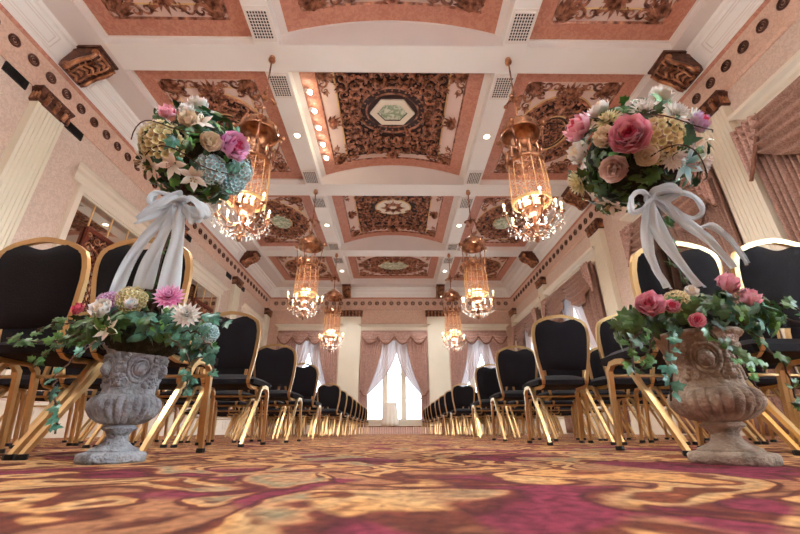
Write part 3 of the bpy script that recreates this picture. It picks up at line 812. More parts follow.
# ------------------------------------------------------------------ chandeliers
def make_chandelier(loc):
    x0, y0 = 0, 0
    t = thing('chandelier', 'x', 'chandelier', (0,0,0), 'gilt and amber glass chandeliers')
    # local z measured from the beam (0) downwards
    m = MB(); m.ball((0,0,-.10), .075, 12, 8); m.lathe([(.06,-.02),(.05,0)], 16); part(m, 'ceiling_cap', M_bronze2, t, smooth=True)
    m = MB(); m.tube([(0,0,-.1),(0,0,-1.78)], .018, 8); part(m, 'rod', M_bronze2, t, smooth=True)
    m = MB()
    m.lathe([(.02,-1.28),(.06,-1.24),(.07,-1.18),(.04,-1.13),(.02,-1.08)], 14)
    for k in range(4):
        a = pi/2*k+.4; m.tube([(0,0,-1.2),(.12*cos(a),.12*sin(a),-1.17),(.2*cos(a),.2*sin(a),-1.24)], [.03,.02,.025], 6); m.ball((.2*cos(a),.2*sin(a),-1.26), .045, 8, 6)
    part(m, 'collar', M_bronze2, t, smooth=True)
    m = MB()
    m.lathe([(.03,-1.70),(.10,-1.72),(.14,-1.80),(.26,-1.87),(.34,-1.98),(.37,-2.12),(.38,-2.16),(.36,-2.16),(.34,-2.1),(.30,-1.98),(.2,-1.9),(.05,-1.88)], 28,
            flute=lambda i, a: 1+.03*sin(14*a)*(2 < i < 7))
    for k in range(14):
        a = 2*pi*k/14; m.tube([(.15*cos(a),.15*sin(a),-1.8),(.3*cos(a),.3*sin(a),-1.92),(.39*cos(a),.39*sin(a),-2.1)], [.012,.02,.012], 5)
    part(m, 'bell', M_bronze2, t, smooth=True)
    m = MB()
    for k in range(4):
        a = pi/2*k+.4; c, s_ = cos(a), sin(a)
        m.ball((.45*c,.45*s_,-2.08), .05, 8, 6); m.tube([(.36*c,.36*s_,-2.1),(.45*c,.45*s_,-2.08)], .025, 6)
        m.ball((.42*c,.42*s_,-2.18), .035, 8, 6)
    part(m, 'rim_knob', M_bronze2, t, smooth=True)
    for k in range(4):
        a = pi/2*k+.4; m = MB()
        for i in range(22):
            z = -2.15-i*.028; rr = .42-.08*i/22
            m.ball((rr*cos(a), rr*sin(a), z), .02, 6, 4, (1,1,.8))
        part(m, 'chain', M_bronze, t, smooth=True)
    m = MB()
    m.lathe([(.24,-2.62),(.28,-2.74)], 24, cap=False)
    for k in range(12):
        a = 2*pi*k/12; c, s_ = cos(a), sin(a)
        m.tube([(.30*c,.30*s_,-2.84),(.34*c,.34*s_,-2.7),(.31*c,.31*s_,-2.58),(.36*c,.36*s_,-2.52)], [.04,.045,.03,.006], 5)
    m.lathe([(.29,-2.86),(.34,-2.85),(.34,-2.80),(.29,-2.79),(.29,-2.86)], 28, cap=False)
    part(m, 'crown', M_bronze2, t, smooth=True)
    m = MB(); m.lathe([(.30,-2.82),(.32,-3.0),(.335,-3.3),(.34,-3.55),(.33,-3.66),(.30,-3.72)], 36, cap=False, flute=lambda i, a: 1+.015*sin(18*a)); part(m, 'glass_shade', M_shade, t, smooth=True)
    m = MB()
    for k in range(12):
        a = 2*pi*k/12
        m.tube([(r*cos(a), r*sin(a), z) for r, z in ((.305,-2.82),(.327,-3.0),(.342,-3.3),(.347,-3.55),(.336,-3.68))], .009, 4)
    m.lathe([(.31,-3.7),(.345,-3.69),(.345,-3.65),(.31,-3.64),(.31,-3.7)], 28, cap=False)
    part(m, 'shade_ribs', M_goldline, t, smooth=True)
    # inner candle cluster
    m = MB(); m.lathe([(.03,-3.95),(.10,-3.92),(.17,-3.84),(.18,-3.80),(.05,-3.80)], 20); m.tube([(0,0,-3.95),(0,0,-4.12)], .03, 8); part(m, 'candle_cup', M_bronze2, t, smooth=True)
    m = MB()
    for k in range(6):
        a = pi/3*k; m.tube([(.12*cos(a),.12*sin(a),-3.80),(.12*cos(a),.12*sin(a),-3.62)], .02, 8)
    part(m, 'candle', M_candle, t, smooth=True)
    m = MB()
    for k in range(6):
        a = pi/3*k; m.ball((.12*cos(a),.12*sin(a),-3.57), .03, 8, 6, (1,1,1.6))
    part(m, 'flame_bulb', M_bulb, t, smooth=True)
    # stem and finial
    m = MB()
    m.lathe([(.02,-4.46),(.035,-4.44),(.05,-4.40),(.03,-4.34),(.02,-4.30),(.06,-4.24),(.09,-4.18),(.07,-4.10),(.03,-4.05)], 16)
    for k in range(4):
        a = pi/2*k+.4; m.tube([(0,0,-4.36),(.09*cos(a),.09*sin(a),-4.33),(.10*cos(a),.10*sin(a),-4.38)], [.02,.014,.02], 5)
    part(m, 'finial', M_bronze2, t, smooth=True)
    # arms
    for k in range(8):
        a = 2*pi*k/8+.2; c, s_ = cos(a), sin(a); R = .50 if k % 2 else .42; zc = -3.86 if k % 2 else -3.98
        m = MB(); pr = [(.05,-4.12),(.16,-4.2),(.30,-4.19),(R-.05,-4.10),(R,zc-.02)]
        m.tube([(r*c, r*s_, z) for r, z in pr], [.018,.016,.015,.013,.013], 6)
        m.lathe([(.012,zc-.04),(.05,zc-.015),(.055,zc),(.02,zc)], 12, (R*c, R*s_, 0))
        arm = part(m, 'arm', M_bronze2, t, smooth=True)
        m = MB(); m.tube([(R*c,R*s_,zc),(R*c,R*s_,zc+.12)], .016, 8); part(m, 'candle', M_candle, arm, smooth=True)
        m = MB(); m.ball((R*c,R*s_,zc+.155), .022, 8, 6, (1,1,1.7)); part(m, 'flame_bulb', M_bulb, arm, smooth=True)
    m = MB(); r_ = random.Random(4)
    for k in range(16):
        a = 2*pi*k/16; c, s_ = cos(a), sin(a); R = .46
        for i in range(5):
            z = -3.98-i*.05; rr = R*(1-.10*i) + .02
            m.ball((rr*c, rr*s_, z-.05), .014, 5, 4)
        m.ball((R*c, R*s_, -4.16), .022, 6, 4, (.7,.7,1.7)); m.ball((.30*c, .30*s_, -4.28), .022, 6, 4, (.7,.7,1.7))
        b = a+.2; m.ball((.34*cos(b), .34*sin(b), -3.78), .02, 6, 4, (.7,.7,1.8)); m.ball((.2*cos(b), .2*sin(b), -4.34), .018, 6, 4, (.7,.7,1.7))
    part(m, 'crystal_drops', M_crystal, t)['kind'] = 'stuff'
    return t
ch = make_chandelier(None); n = 0
for k, y in enumerate((5.74, 10.65, 15.6)):
    for nm, x in (('left',-2.64),('right',2.44)):
        lab = f"bronze chandelier with amber glass cylinder and lit candles, {nm} side, {['nearest','middle','farthest'][k]} pair"
        if n == 0: ch.location = (x, y, ZB); ch['label'] = lab
        else: copy_thing(ch, (x, y, ZB), lab, rz=.5*n)
        n += 1
        for (dz, e, sz) in ((-4.12, 80, .3),):
            li = bpy.data.lights.new('candle_and_fill_glow', 'POINT'); li.energy = e; li.color = (1,.94,.88); li.shadow_soft_size = sz*.5
            lo = bpy.data.objects.new('candle_and_fill_glow', li); C.objects.link(lo); lo.location = (x, y, ZB+dz)
ch2 = copy_thing(ch, (-2.64,.82,ZB), 'bronze chandelier with amber glass cylinder out of view, added for fill light, left side')  # added pair above the frame, there to brighten the foreground
ch3 = copy_thing(ch, (2.44,.82,ZB), 'bronze chandelier with amber glass cylinder out of view, added for fill light, right side')
for x in (-2.64, 2.44):
    li = bpy.data.lights.new('candle_and_fill_glow', 'POINT'); li.energy = 280; li.color = (1,.97,.95); li.shadow_soft_size = .2  # fill lamps of the two added, unseen chandeliers
    lo = bpy.data.objects.new('candle_and_fill_glow', li); C.objects.link(lo); lo.location = (x, .82, ZB-4.0)

# ------------------------------------------------------------------ chairs
def sq(mb, pts, w): mb.tube(pts, w*.72, 4, rot=pi/4)
def make_chair(full=True):
    t = thing('banquet_chair', 'x', 'chair', (0,0,0), 'gold-framed dark banquet chairs in rows')
    # backrest outline (x, z) half
    def hw(z):
        P = [(.45,.165),(.52,.178),(.62,.198),(.74,.212),(.82,.213),(.87,.195),(.90,.155),(.918,.10),(.93,.04),(.932,0)]
        for i in range(len(P)-1):
            if P[i][0] <= z <= P[i+1][0]:
                s_ = (z-P[i][0])/(P[i+1][0]-P[i][0]); return P[i][1]+(P[i+1][1]-P[i][1])*s_
        return P[0][1] if z < .45 else 0
    def yb(z): return -.19-.085*(max(0, z-.42)/.5)**1.2
    zs = [.45,.50,.56,.62,.68,.74,.80,.84,.87,.89,.905,.915,.924,.93]
    left = [(-hw(z), yb(z), z) for z in zs]; right = [(hw(z), yb(z), z) for z in reversed(zs)]
    arch = left+[(0, yb(.934), .934)]+right
    def side(sg): return [(sg*.19,.06,.415),(sg*.182,-.02,.408),(sg*.172,-.10,.402),(sg*.166,-.155,.412),(sg*.164,-.182,.435)]
    loop = side(-1)+arch+list(reversed(side(1)))
    m = MB(); sq(m, loop, .0235); part(m, 'back_frame', M_chair, t, smooth=False)
    # pad
    m = MB(); nu, nv = 12, 12
    for face in (0, 1):
        def fn(u, v):
            x_ = 2*u-1; top = .905-.0*x_; z = .53+(.375)*v
            z = .525+.385*v
            w = hw(z)-.012
            x = x_*w
            if v > .8: z -= (.028*math.exp(-(x/.07)**2))*((v-.8)/.2)
            z = max(z, .525)
            b = (1-x_**4)*(1-(2*v-1)**6)
            return (x, yb(z)+(-.012-.016*b if face == 0 else .012+.02*b), z)
        m.grid(fn, nu, nv)
    # edges
    for (u0, u1, fx) in ((0,0,-1),(1,1,1)):
        m.grid(lambda u, v: ((hw(.525+.385*v)-.012)*fx, yb(.525+.385*v)-.012+.024*u, .525+.385*v), 1, 12)
    part(m, 'backrest', M_chairfab, t, smooth=True)
    m = MB(); nx, ny = 10, 10
    def seat(u, v, top):
        x_ = 2*u-1; y_ = v; w = .205+.02*sin(pi*y_*.5)
        y = -.185+.42*y_; c = (abs(x_)**6)*(.03 if y_ > .7 else .012)
        y2 = y-(.05*abs(x_)**4 if y_ > .5 else 0)*(y_-.5)*2
        b = (1-x_**4)*(1-(2*y_-1)**6)
        return (x_*w, y2, (.455+.045*b) if top else (.420-.010*b))
    m.grid(lambda u, v: seat(u, v, True), nx, ny); m.grid(lambda u, v: seat(u, v, False), nx, ny)
    for v in (0, 1): m.grid(lambda u, w_: tuple(a+(b-a)*w_ for a, b in zip(seat(u, v, False), seat(u, v, True))), nx, 1)
    for u in (0, 1): m.grid(lambda v, w_: tuple(a+(b-a)*w_ for a, b in zip(seat(u, v, False), seat(u, v, True))), ny, 1)
    part(m, 'seat', M_chairfab, t, smooth=True)
    for sg in (-1, 1):
        rear = [(sg*.215,.04,.418),(sg*.215,-.01,.412),(sg*.215,-.045,.385),(sg*.217,-.09,.31),(sg*.22,-.30,.012)]
        fr = [(sg*.215,.04,.418),(sg*.215,.10,.414),(sg*.215,.135,.385),(sg*.214,.15,.31),(sg*.212,.20,.012)]
        for pts in (rear, fr):
            m = MB(); m.tube(pts, [.0185,.0185,.018,.017,.0135], 4, rot=pi/4); lg = part(m, 'leg', M_chair, t)
            if full:
                m = MB(); x, y, z = pts[-1]; m.lathe([(.02,0),(.022,.006),(.021,.02)], 8, (x, y, 0)); part(m, 'foot_cap', M_rubber, lg)
    m = MB(); m.tube([(-.215,.14,.36),(.215,.14,.36)], .009, 6)
    part(m, 'stretcher', M_chair, t)
    return t
NEAR = make_chair(True); FAR = make_chair(False)
CH_Y = [1.6+1.2*i for i in range(4)] + [7.5+1.17*i for i in range(8)]
COLS = 6
used = {True: False, False: False}
jr = random.Random(3)
def ordw(i): return ORD[i]
for sd, sg in (('left',-1),('right',1)):
    for r_, y in enumerate(CH_Y):
        for c_ in range(COLS):
            x = sg*(1.25 + .50*c_) + (.06 if sg > 0 else 0)
            if r_ == 0: x = sg*(((1.17,1.65) if sg < 0 else (1.36,1.83))[c_] if c_ < 2 else (1.66 if sg < 0 else 1.80)+.5*(c_-1))
            near = r_ < 3; src = NEAR if near else FAR
            where = 'on the aisle' if c_ == 0 else f'{ORD[c_]} seat out from aisle'
            lab = f"dark gold-framed banquet chair, {sd} block, {ORD[r_]} row from camera, {where}"
            loc = (x+jr.uniform(-.01,.01), y+.27+((.12 if r_ else .04) if sg > 0 else .03)+jr.uniform(-.02,.02), 0); rz = jr.uniform(-.03,.03)
            if not used[near]:
                used[near] = True; src.location = loc; src.rotation_euler = (0,0,rz); src['label'] = lab
            else: copy_thing(src, loc, lab, rz)

# ------------------------------------------------------------------ flowers
def frame(n):
    n = Vector(n).normalized(); u = n.orthogonal().normalized(); w = n.cross(u); return n, u, w
def add_petal(mb, c, fr, ang, l, w, tilt, cup=.25, base=.0, ruf=0, pt=1.0):
    n, u, v = fr; c = Vector(c); r = u*cos(ang)+v*sin(ang); s_ = -u*sin(ang)+v*cos(ang)
    rows = []
    for i in range(4):
        t = i/3; ww = w*(sin(pi*(.12+.72*t)) if pt >= 1 else sin(pi*(.1+.88*t))); th = tilt*(t if t < 1 else 1)
        out = base+l*(t*cos(tilt) - cup*t*t*.25); up = l*(t*sin(tilt)) + cup*l*(t*t)*.25
        for j in (-1,0,1):
            k = ruf*l*(rnd.uniform(-.12,.12)) if i >= 2 else 0
            rows.append(c + r*(out-.06*l*abs(j)*t) + s_*(ww*j*.5) + n*(up + cup*abs(j)*w*.25*(1 if tilt < 1.3 else -1) + k))
    fs = [(i*3+j, i*3+j+1, (i+1)*3+j+1, (i+1)*3+j) for i in range(3) for j in range(2)]
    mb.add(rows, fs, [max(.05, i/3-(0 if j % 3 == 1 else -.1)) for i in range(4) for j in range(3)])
def rose(parent, name, c, nrm, R, m1, m2, ruf=.4, layers=5, label=None):
    fr = frame(nrm); c = Vector(c); a = MB(); b = MB()
    for L in range(layers):
        t = L/(layers-1); n_ = (6, 6, 5, 4, 3, 3, 3)[L] if layers < 6 else (8, 8, 7, 6, 5, 4, 3)[L]
        tgt = b if t > .7 else a
        for k in range(n_):
            tilt = .05+1.25*t**.9+rnd.uniform(-.08,.08)
            add_petal(tgt, c+fr[0]*(R*.10*t), fr, 2*pi*k/n_+L*.55+rnd.uniform(-.12,.12), R*(1.1-.5*t)*rnd.uniform(.92,1.08), R*(1.05-.45*t), tilt, 1.2-.5*t, 0, ruf*1.2)
    b.ball(tuple(c+fr[0]*R*.15), R*.12, 8, 5)
    o = part(a, name, m1, parent, smooth=True)
    part(b, 'flower_centre', m2, o, smooth=True)
    if label: o['label'] = label
    return o
def mum(parent, name, c, nrm, R, m1, m2, label=None):
    fr = frame(nrm); c = Vector(c); a = MB(); b = MB()
    for L in range(5):
        t = L/4; n_ = 16-2*L
        for k in range(n_): add_petal(a, c+fr[0]*R*.1*t, fr, 2*pi*k/n_+L*.3, R*(1-.5*t), R*.26, .1+1.1*t, .3, 0, .2, .9)
    b.ball(tuple(c+fr[0]*R*.2), R*.17, 8, 5)
    o = part(a, name, m1, parent, smooth=True); part(b, 'flower_centre', m2, o, smooth=True)
    if label: o['label'] = label
    return o
def lily(parent, name, c, nrm, R, m1, m2):
    fr = frame(nrm); a = MB(); b = MB(); c = Vector(c)
    for k in range(6): add_petal(a, c, fr, pi/3*k+rnd.uniform(-.1,.1), R*rnd.uniform(.9,1.1), R*.5, .45+.15*(k % 2), -.6, 0, .3, .8)
    for k in range(5):
        d = fr[0]*R*.5+(fr[1]*cos(k*1.26)+fr[2]*sin(k*1.26))*R*.15; b.tube([tuple(c), tuple(c+d)], R*.025, 4); b.ball(tuple(c+d), R*.06, 6, 4)
    o = part(a, name, m1, parent, smooth=True); part(b, 'stamen', m2, o, smooth=True); return o
def hydrangea(parent, name, c, nrm, R, m1, m2, n_=90):
    fr = frame(nrm); c = Vector(c); a = MB(); b = MB()
    for i in range(n_):
        z = 1-1.3*(i+.5)/n_; ph = i*2.39996; rr = sqrt(max(0, 1-z*z)); d = (fr[0]*z+(fr[1]*cos(ph)+fr[2]*sin(ph))*rr).normalized()
        p = c+d*R*rnd.uniform(.85,1.0); f2 = frame(d)
        for k in range(4): add_petal(a, p, f2, pi/2*k+i, R*.22, R*.21, .2, .6, 0, .5)
        b.ball(tuple(p+d*R*.03), R*.045, 5, 3)
    b.ball(tuple(c), R*.75, 10, 6)
    o = part(a, name, m1, parent, smooth=True); part(b, 'floret_eyes', m2, o); return o
def ivy_leaf(mb, p, nrm, R, ang, lobed=True):
    fr = frame(nrm); p = Vector(p); n, u, v = fr
    out = [(-.35,.0),(-.45,.35),(-.05,.75),(.12,.42),(.55,.62),(.55,.28),(1.15,0),(.55,-.28),(.55,-.62),(.12,-.42),(-.05,-.75),(-.45,-.35)] if lobed else \
          [(-.5,0),(-.3,.3),(.1,.42),(.6,.28),(1.2,0),(.6,-.28),(.1,-.42),(-.3,-.3)]
    vs = [p+n*R*.06]
    for (x, y) in out:
        X = x*cos(ang)-y*sin(ang); Y = x*sin(ang)+y*cos(ang)
        vs.append(p+u*X*R+v*Y*R+n*(-abs(y)*R*.18 - (R*.2 if x > .9 else 0)))
    k = len(out); mb.add(vs, [(0, 1+i, 1+(i+1)%k) for i in range(k)])
def foliage(c, rad, count, m_list, parent, sc=(1,1,1), size=.035, seed=1, zmin=-1, names=('ivy_foliage','daylit_teal_foliage','bright_leaves'), side=None):
    r = random.Random(seed); mbs = [MB() for _ in m_list]; c = Vector(c)
    for i in range(count):
        while True:
            d = Vector((r.gauss(0,1), r.gauss(0,1), r.gauss(0,1))).normalized()
            if d.z > zmin: break
        rr = rad*r.uniform(.72,1.05); p = c+Vector((d.x*rr*sc[0], d.y*rr*sc[1], d.z*rr*sc[2]))
        nn_ = (d+Vector((r.gauss(0,.45), r.gauss(0,.45), r.gauss(0,.45)))).normalized()
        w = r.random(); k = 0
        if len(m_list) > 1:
            k = 1 if w > (.82 if side is None else (.45 if d.x*side > .2 else .93)) else 0  # teal leaves gather on the window side: daylight put into leaf colour
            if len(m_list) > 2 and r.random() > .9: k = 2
        ivy_leaf(mbs[k], p, nn_, size*r.uniform(.7,1.35), r.uniform(0,2*pi), r.random() > .3)
    for mb, mm, nm in zip(mbs, m_list, names):
        if mb.v:
            o = part(mb, nm, mm, parent, smooth=False)
            o['kind'] = 'stuff'
def vine(parent, pts, seed, size=.022, m=None, count=10):
    r = random.Random(seed); P = [Vector(p) for p in pts]; path = []
    for i in range(len(P)-1):
        for k in range(6): path.append(P[i].lerp(P[i+1], k/6)+Vector((r.uniform(-1,1), r.uniform(-1,1), r.uniform(-1,1)))*.006)
    path.append(P[-1]); mb = MB(); mb.tube([tuple(p) for p in path], .0028, 5); o = part(mb, 'vine', M_twig, parent, smooth=True)
    lf = MB()
    for i in range(count):
        p = path[int((i+.6)/count*(len(path)-1))]+Vector((r.uniform(-1,1), r.uniform(-1,.4), r.uniform(-1,1)))*.018
        ivy_leaf(lf, p, (r.uniform(-.5,.5), -1, r.uniform(-.1,.8)), size*r.uniform(.7,1.2), r.uniform(0,6.3))
    part(lf, 'vine_leaves', m or M_ivy, o)

def topiary(name, label, c, rad, blooms, base, mats, side, seed):
    t = thing(name, label, 'flower arrangement', base)
    m = MB(); r = random.Random(seed)
    m.ball(c, rad*.74, 20, 12); part(m, 'moss_core', M_moss, t, smooth=True)
    for q_ in range(4):
        m = MB(); a = q_*1.57; 
        m.tube([(base[0]+.022*cos(a), base[1]+.022*sin(a), base[2]), (base[0]+.03*cos(a+1.5), base[1]+.03*sin(a+1.5), base[2]*.6+c[2]*.4), (c[0]+.02*cos(a+3), c[1]+.02*sin(a+3), c[2]-rad*.5)], .012, 6)
        part(m, 'trunk', M_twig, t, smooth=True)
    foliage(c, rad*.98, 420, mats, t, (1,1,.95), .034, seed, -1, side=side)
    for b in blooms:
        kind, nx, ny, nz, R, m1, m2 = b[:7]; R *= 1.2; d = Vector((nx, ny, nz)).normalized(); p = Vector(c)+d*rad*.92
        if kind == 'peony': rose(t, 'peony', p, d, R, m1, m2, .8, 7)
        elif kind == 'rose': rose(t, 'rose', p, d, R, m1, m2)
        elif kind == 'mum': mum(t, 'chrysanthemum', p, d, R, m1, m2)
        elif kind == 'lily': lily(t, 'lily', p, d, R, m1, m2)
        else: hydrangea(t, 'hydrangea', p-d*R*.5, d, R, m1, m2)
    return t
UR = (1.02, 1.27); UL = (-.962, 1.455)
CR = (1.022, 1.30, 1.160); CL = (-.932, 1.44, 1.27)
bl_R = [('peony',-.57,-.79,-.24,.078,P_pink,P_pinkc),('rose',-.86,-.17,.48,.07,P_pink,P_pinkc),('rose',-.69,-.46,-.55,.06,P_blush,P_blush),
 ('rose',-.98,-.17,.0,.055,P_white,P_cream),('rose',-.80,-.60,-.08,.05,P_cream,P_cream),('mum',-.72,-.62,.30,.05,P_yel,P_yel),
 ('hyd',-.16,-.95,-.29,.075,P_yel,P_cream),('mum',.02,-.79,-.61,.05,P_white,P_white),('rose',-.38,-.77,-.55,.045,P_cream,P_cream),
 ('mum',-.90,.32,-.28,.06,P_yel,P_cream),('mum',-.29,-.90,.22,.055,P_white,P_yel),('mum',.11,-.99,.08,.055,P_white,P_white),
 ('rose',.42,-.88,-.05,.045,P_lilac,P_pinkc),('lily',-.50,.2,-.80,.05,P_white,P_yel),('lily',.30,-.68,-.66,.06,P_blue,P_white),('mum',.55,-.80,.15,.05,P_white,P_white),
 ('rose',-.6,-.35,.75,.05,P_white,P_cream),('rose',.2,-.7,.7,.05,P_white,P_cream),('hyd',.9,.1,.3,.07,P_yel,P_cream),('rose',.4,.8,.3,.06,P_pink,P_pinkc),('lily',-.3,.9,.3,.06,P_white,P_yel),('mum',.7,-.45,-.45,.05,P_white,P_yel)]
bl_L = [('hyd',-.24,-.91,-.33,.078,P_yel,P_yel),('lily',-.42,-.59,-.69,.055,P_white,P_yel),('lily',.03,-.69,-.72,.05,P_white,P_cream),
 ('rose',.64,-.73,-.24,.048,P_cream,P_cream),('peony',.88,-.45,-.12,.072,P_orchid,P_orchidc),('rose',.22,-.92,.32,.036,P_white,P_white),
 ('rose',-.06,-.97,.18,.04,P_pink,P_pink),('rose',.30,-.95,.06,.042,P_cream,P_cream),('lily',.48,-.87,.18,.045,P_white,P_yel),
 ('hyd',.66,-.37,-.64,.055,P_blue,P_white),('hyd',.93,.30,-.18,.06,P_blue,P_white),('lily',.34,-.45,-.82,.055,P_white,P_yel),('hyd',.78,.36,-.45,.05,P_blue,P_blue),
 ('lily',-.7,-.5,-.5,.05,P_white,P_yel),('rose',.1,-.5,.85,.05,P_white,P_cream),('hyd',-.8,.2,.5,.07,P_yel,P_cream),('rose',0,.9,.2,.06,P_pink,P_pinkc),('lily',.6,.7,.4,.05,P_white,P_yel),('mum',.95,-.1,.25,.05,P_white,P_white)]
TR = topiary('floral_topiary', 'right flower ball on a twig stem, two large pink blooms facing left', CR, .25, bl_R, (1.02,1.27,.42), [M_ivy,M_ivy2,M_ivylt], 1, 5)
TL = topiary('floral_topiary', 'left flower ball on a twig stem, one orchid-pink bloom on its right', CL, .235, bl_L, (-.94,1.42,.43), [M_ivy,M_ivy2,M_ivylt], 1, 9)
def low_arrangement(label, c, mats, blooms, vines, seed, side):
    t = thing('floral_arrangement', label, 'flower arrangement', (c[0], c[1], .38))
    m = MB(); m.ball((c[0], c[1], .405), .125, 16, 8, (1,1,.55)); part(m, 'moss_core', M_moss, t, smooth=True)
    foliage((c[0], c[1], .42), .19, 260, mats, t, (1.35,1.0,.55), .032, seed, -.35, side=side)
    for b in blooms:
        kind, x, y, z, R, m1, m2 = b; p = Vector((x, y, z)); d = (p-Vector((c[0], c[1]+.12, .36))).normalized()+Vector((0,-.5,0)); d.normalize()
        if kind == 'peony': rose(t, 'peony', p, d, R, m1, m2, .8, 7)
        elif kind == 'rose': rose(t, 'rose', p, d, R, m1, m2)
        elif kind == 'mum': mum(t, 'chrysanthemum', p, d, R, m1, m2)
        elif kind == 'lily': lily(t, 'lily', p, d, R, m1, m2)
        else: hydrangea(t, 'hydrangea', p-d*R*.4, d, R, m1, m2)
    for k, v in enumerate(vines): vine(t, v[0], seed*10+k, v[1] if len(v) > 1 else .022, v[2] if len(v) > 2 else None, v[3] if len(v) > 3 else 12)
    return t
x, y = UR
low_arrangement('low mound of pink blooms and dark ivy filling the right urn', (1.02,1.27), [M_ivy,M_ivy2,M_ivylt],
 [('peony',.80,1.14,.445,.055,P_pink,P_pinkc),('peony',1.06,1.14,.515,.046,P_pink,P_pink),('peony',1.10,1.13,.465,.042,P_pink,P_blush),('rose',.915,1.12,.395,.032,P_pink,P_pinkc),
  ('hyd',.91,1.15,.475,.04,P_yel,P_cream),('rose',.87,1.14,.445,.03,P_pink,P_pinkc),('rose',.96,1.16,.50,.03,P_white,P_cream),('rose',1.2,1.3,.46,.04,P_pink,P_pinkc)],
 [([(.85,1.2,.42),(.76,1.14,.38),(.70,1.12,.33),(.69,1.12,.24)],.026),([(.88,1.18,.40),(.82,1.12,.34),(.80,1.12,.24),(.79,1.14,.17)],.024,M_ivy2),([(.95,1.15,.40),(.98,1.12,.33),(1.02,1.11,.28),(1.06,1.11,.25)],.026),
  ([(.97,1.14,.38),(1.0,1.11,.28),(1.03,1.11,.20)],.02,M_ivylt,7),([(1.18,1.2,.42),(1.26,1.16,.42),(1.32,1.14,.36),(1.33,1.14,.26)],.024),([(1.2,1.24,.40),(1.22,1.2,.28),(1.22,1.2,.14),(1.27,1.18,.04)],.024),
  ([(.86,1.2,.43),(.78,1.16,.41),(.72,1.14,.42),(.67,1.14,.38)],.03),([(1.15,1.18,.44),(1.22,1.14,.46),(1.28,1.12,.43),(1.34,1.14,.44)],.026),([(.84,1.2,.38),(.78,1.18,.30),(.75,1.18,.26)],.026,None,9)], 21, 1)
low_arrangement('low mound of white, lilac and orchid blooms with daylight-tinted ivy in the left urn', (-.945,1.44), [M_ivy,M_ivy2,M_ivylt],
 [('hyd',-1.03,1.31,.525,.045,P_lilac,P_lilac),('hyd',-.955,1.31,.54,.05,P_yel,P_yel),('rose',-1.10,1.30,.485,.03,P_red,P_red),('rose',-1.0,1.28,.475,.048,P_white,P_cream),('lily',-.965,1.27,.41,.045,P_white,P_yel),
  ('rose',-.92,1.29,.50,.028,P_white,P_blue),('mum',-.80,1.29,.53,.062,P_orchid,P_orchidc),('mum',-.725,1.29,.465,.058,P_white,P_blue),('hyd',-.66,1.34,.42,.035,P_blue,P_blue),('rose',-.9,1.5,.52,.05,P_white,P_cream)],
 [([(-1.05,1.3,.42),(-1.12,1.26,.36),(-1.14,1.24,.28)],.024),([(-1.0,1.27,.38),(-1.05,1.22,.25),(-1.0,1.21,.16),(-.98,1.21,.09)],.022,M_ivy2),([(-.75,1.32,.42),(-.66,1.28,.40),(-.60,1.27,.34),(-.59,1.27,.27)],.026,M_ivy2),
  ([(-.78,1.3,.40),(-.68,1.27,.33),(-.66,1.27,.25),(-.67,1.27,.2)],.024,M_ivy2),([(-.75,1.34,.45),(-.64,1.3,.47),(-.57,1.28,.45)],.028,M_ivy2,8),([(-1.08,1.32,.45),(-1.16,1.28,.44),(-1.2,1.27,.40)],.024,M_ivy,8),([(-1.05,1.3,.38),(-1.16,1.24,.36),(-1.24,1.22,.37)],.024)], 31, 1)

for T_, b_, c_ in ((TR, (1.02,1.235,.52), (1.02,1.245,.92)), (TL, (-.955,1.385,.54), (-.93,1.39,1.02))):
    vine(T_, [b_, tuple((p+q)/2+.01 for p, q in zip(b_, c_)), c_], 77, .028, M_ivy, 14)
# looping twigs across the balls
for T_, c, rr0 in ((TR, CR, .27), (TL, CL, .25)):
    for q_ in range(2):
        m = MB(); P_ = []
        for i in range(15):
            an = -2.5+i*.13+q_*.5; e = .1+.5*q_
            d = Vector((cos(an)*cos(e), sin(an)*cos(e) if sin(an) < 0 else 0, -sin(e)+.12*sin(i*.5))); d.normalize()
            P_.append(tuple(Vector(c)+d*rr0))
        m.tube(P_, .0025, 5); part(m, 'twig', M_twig, T_, smooth=True)

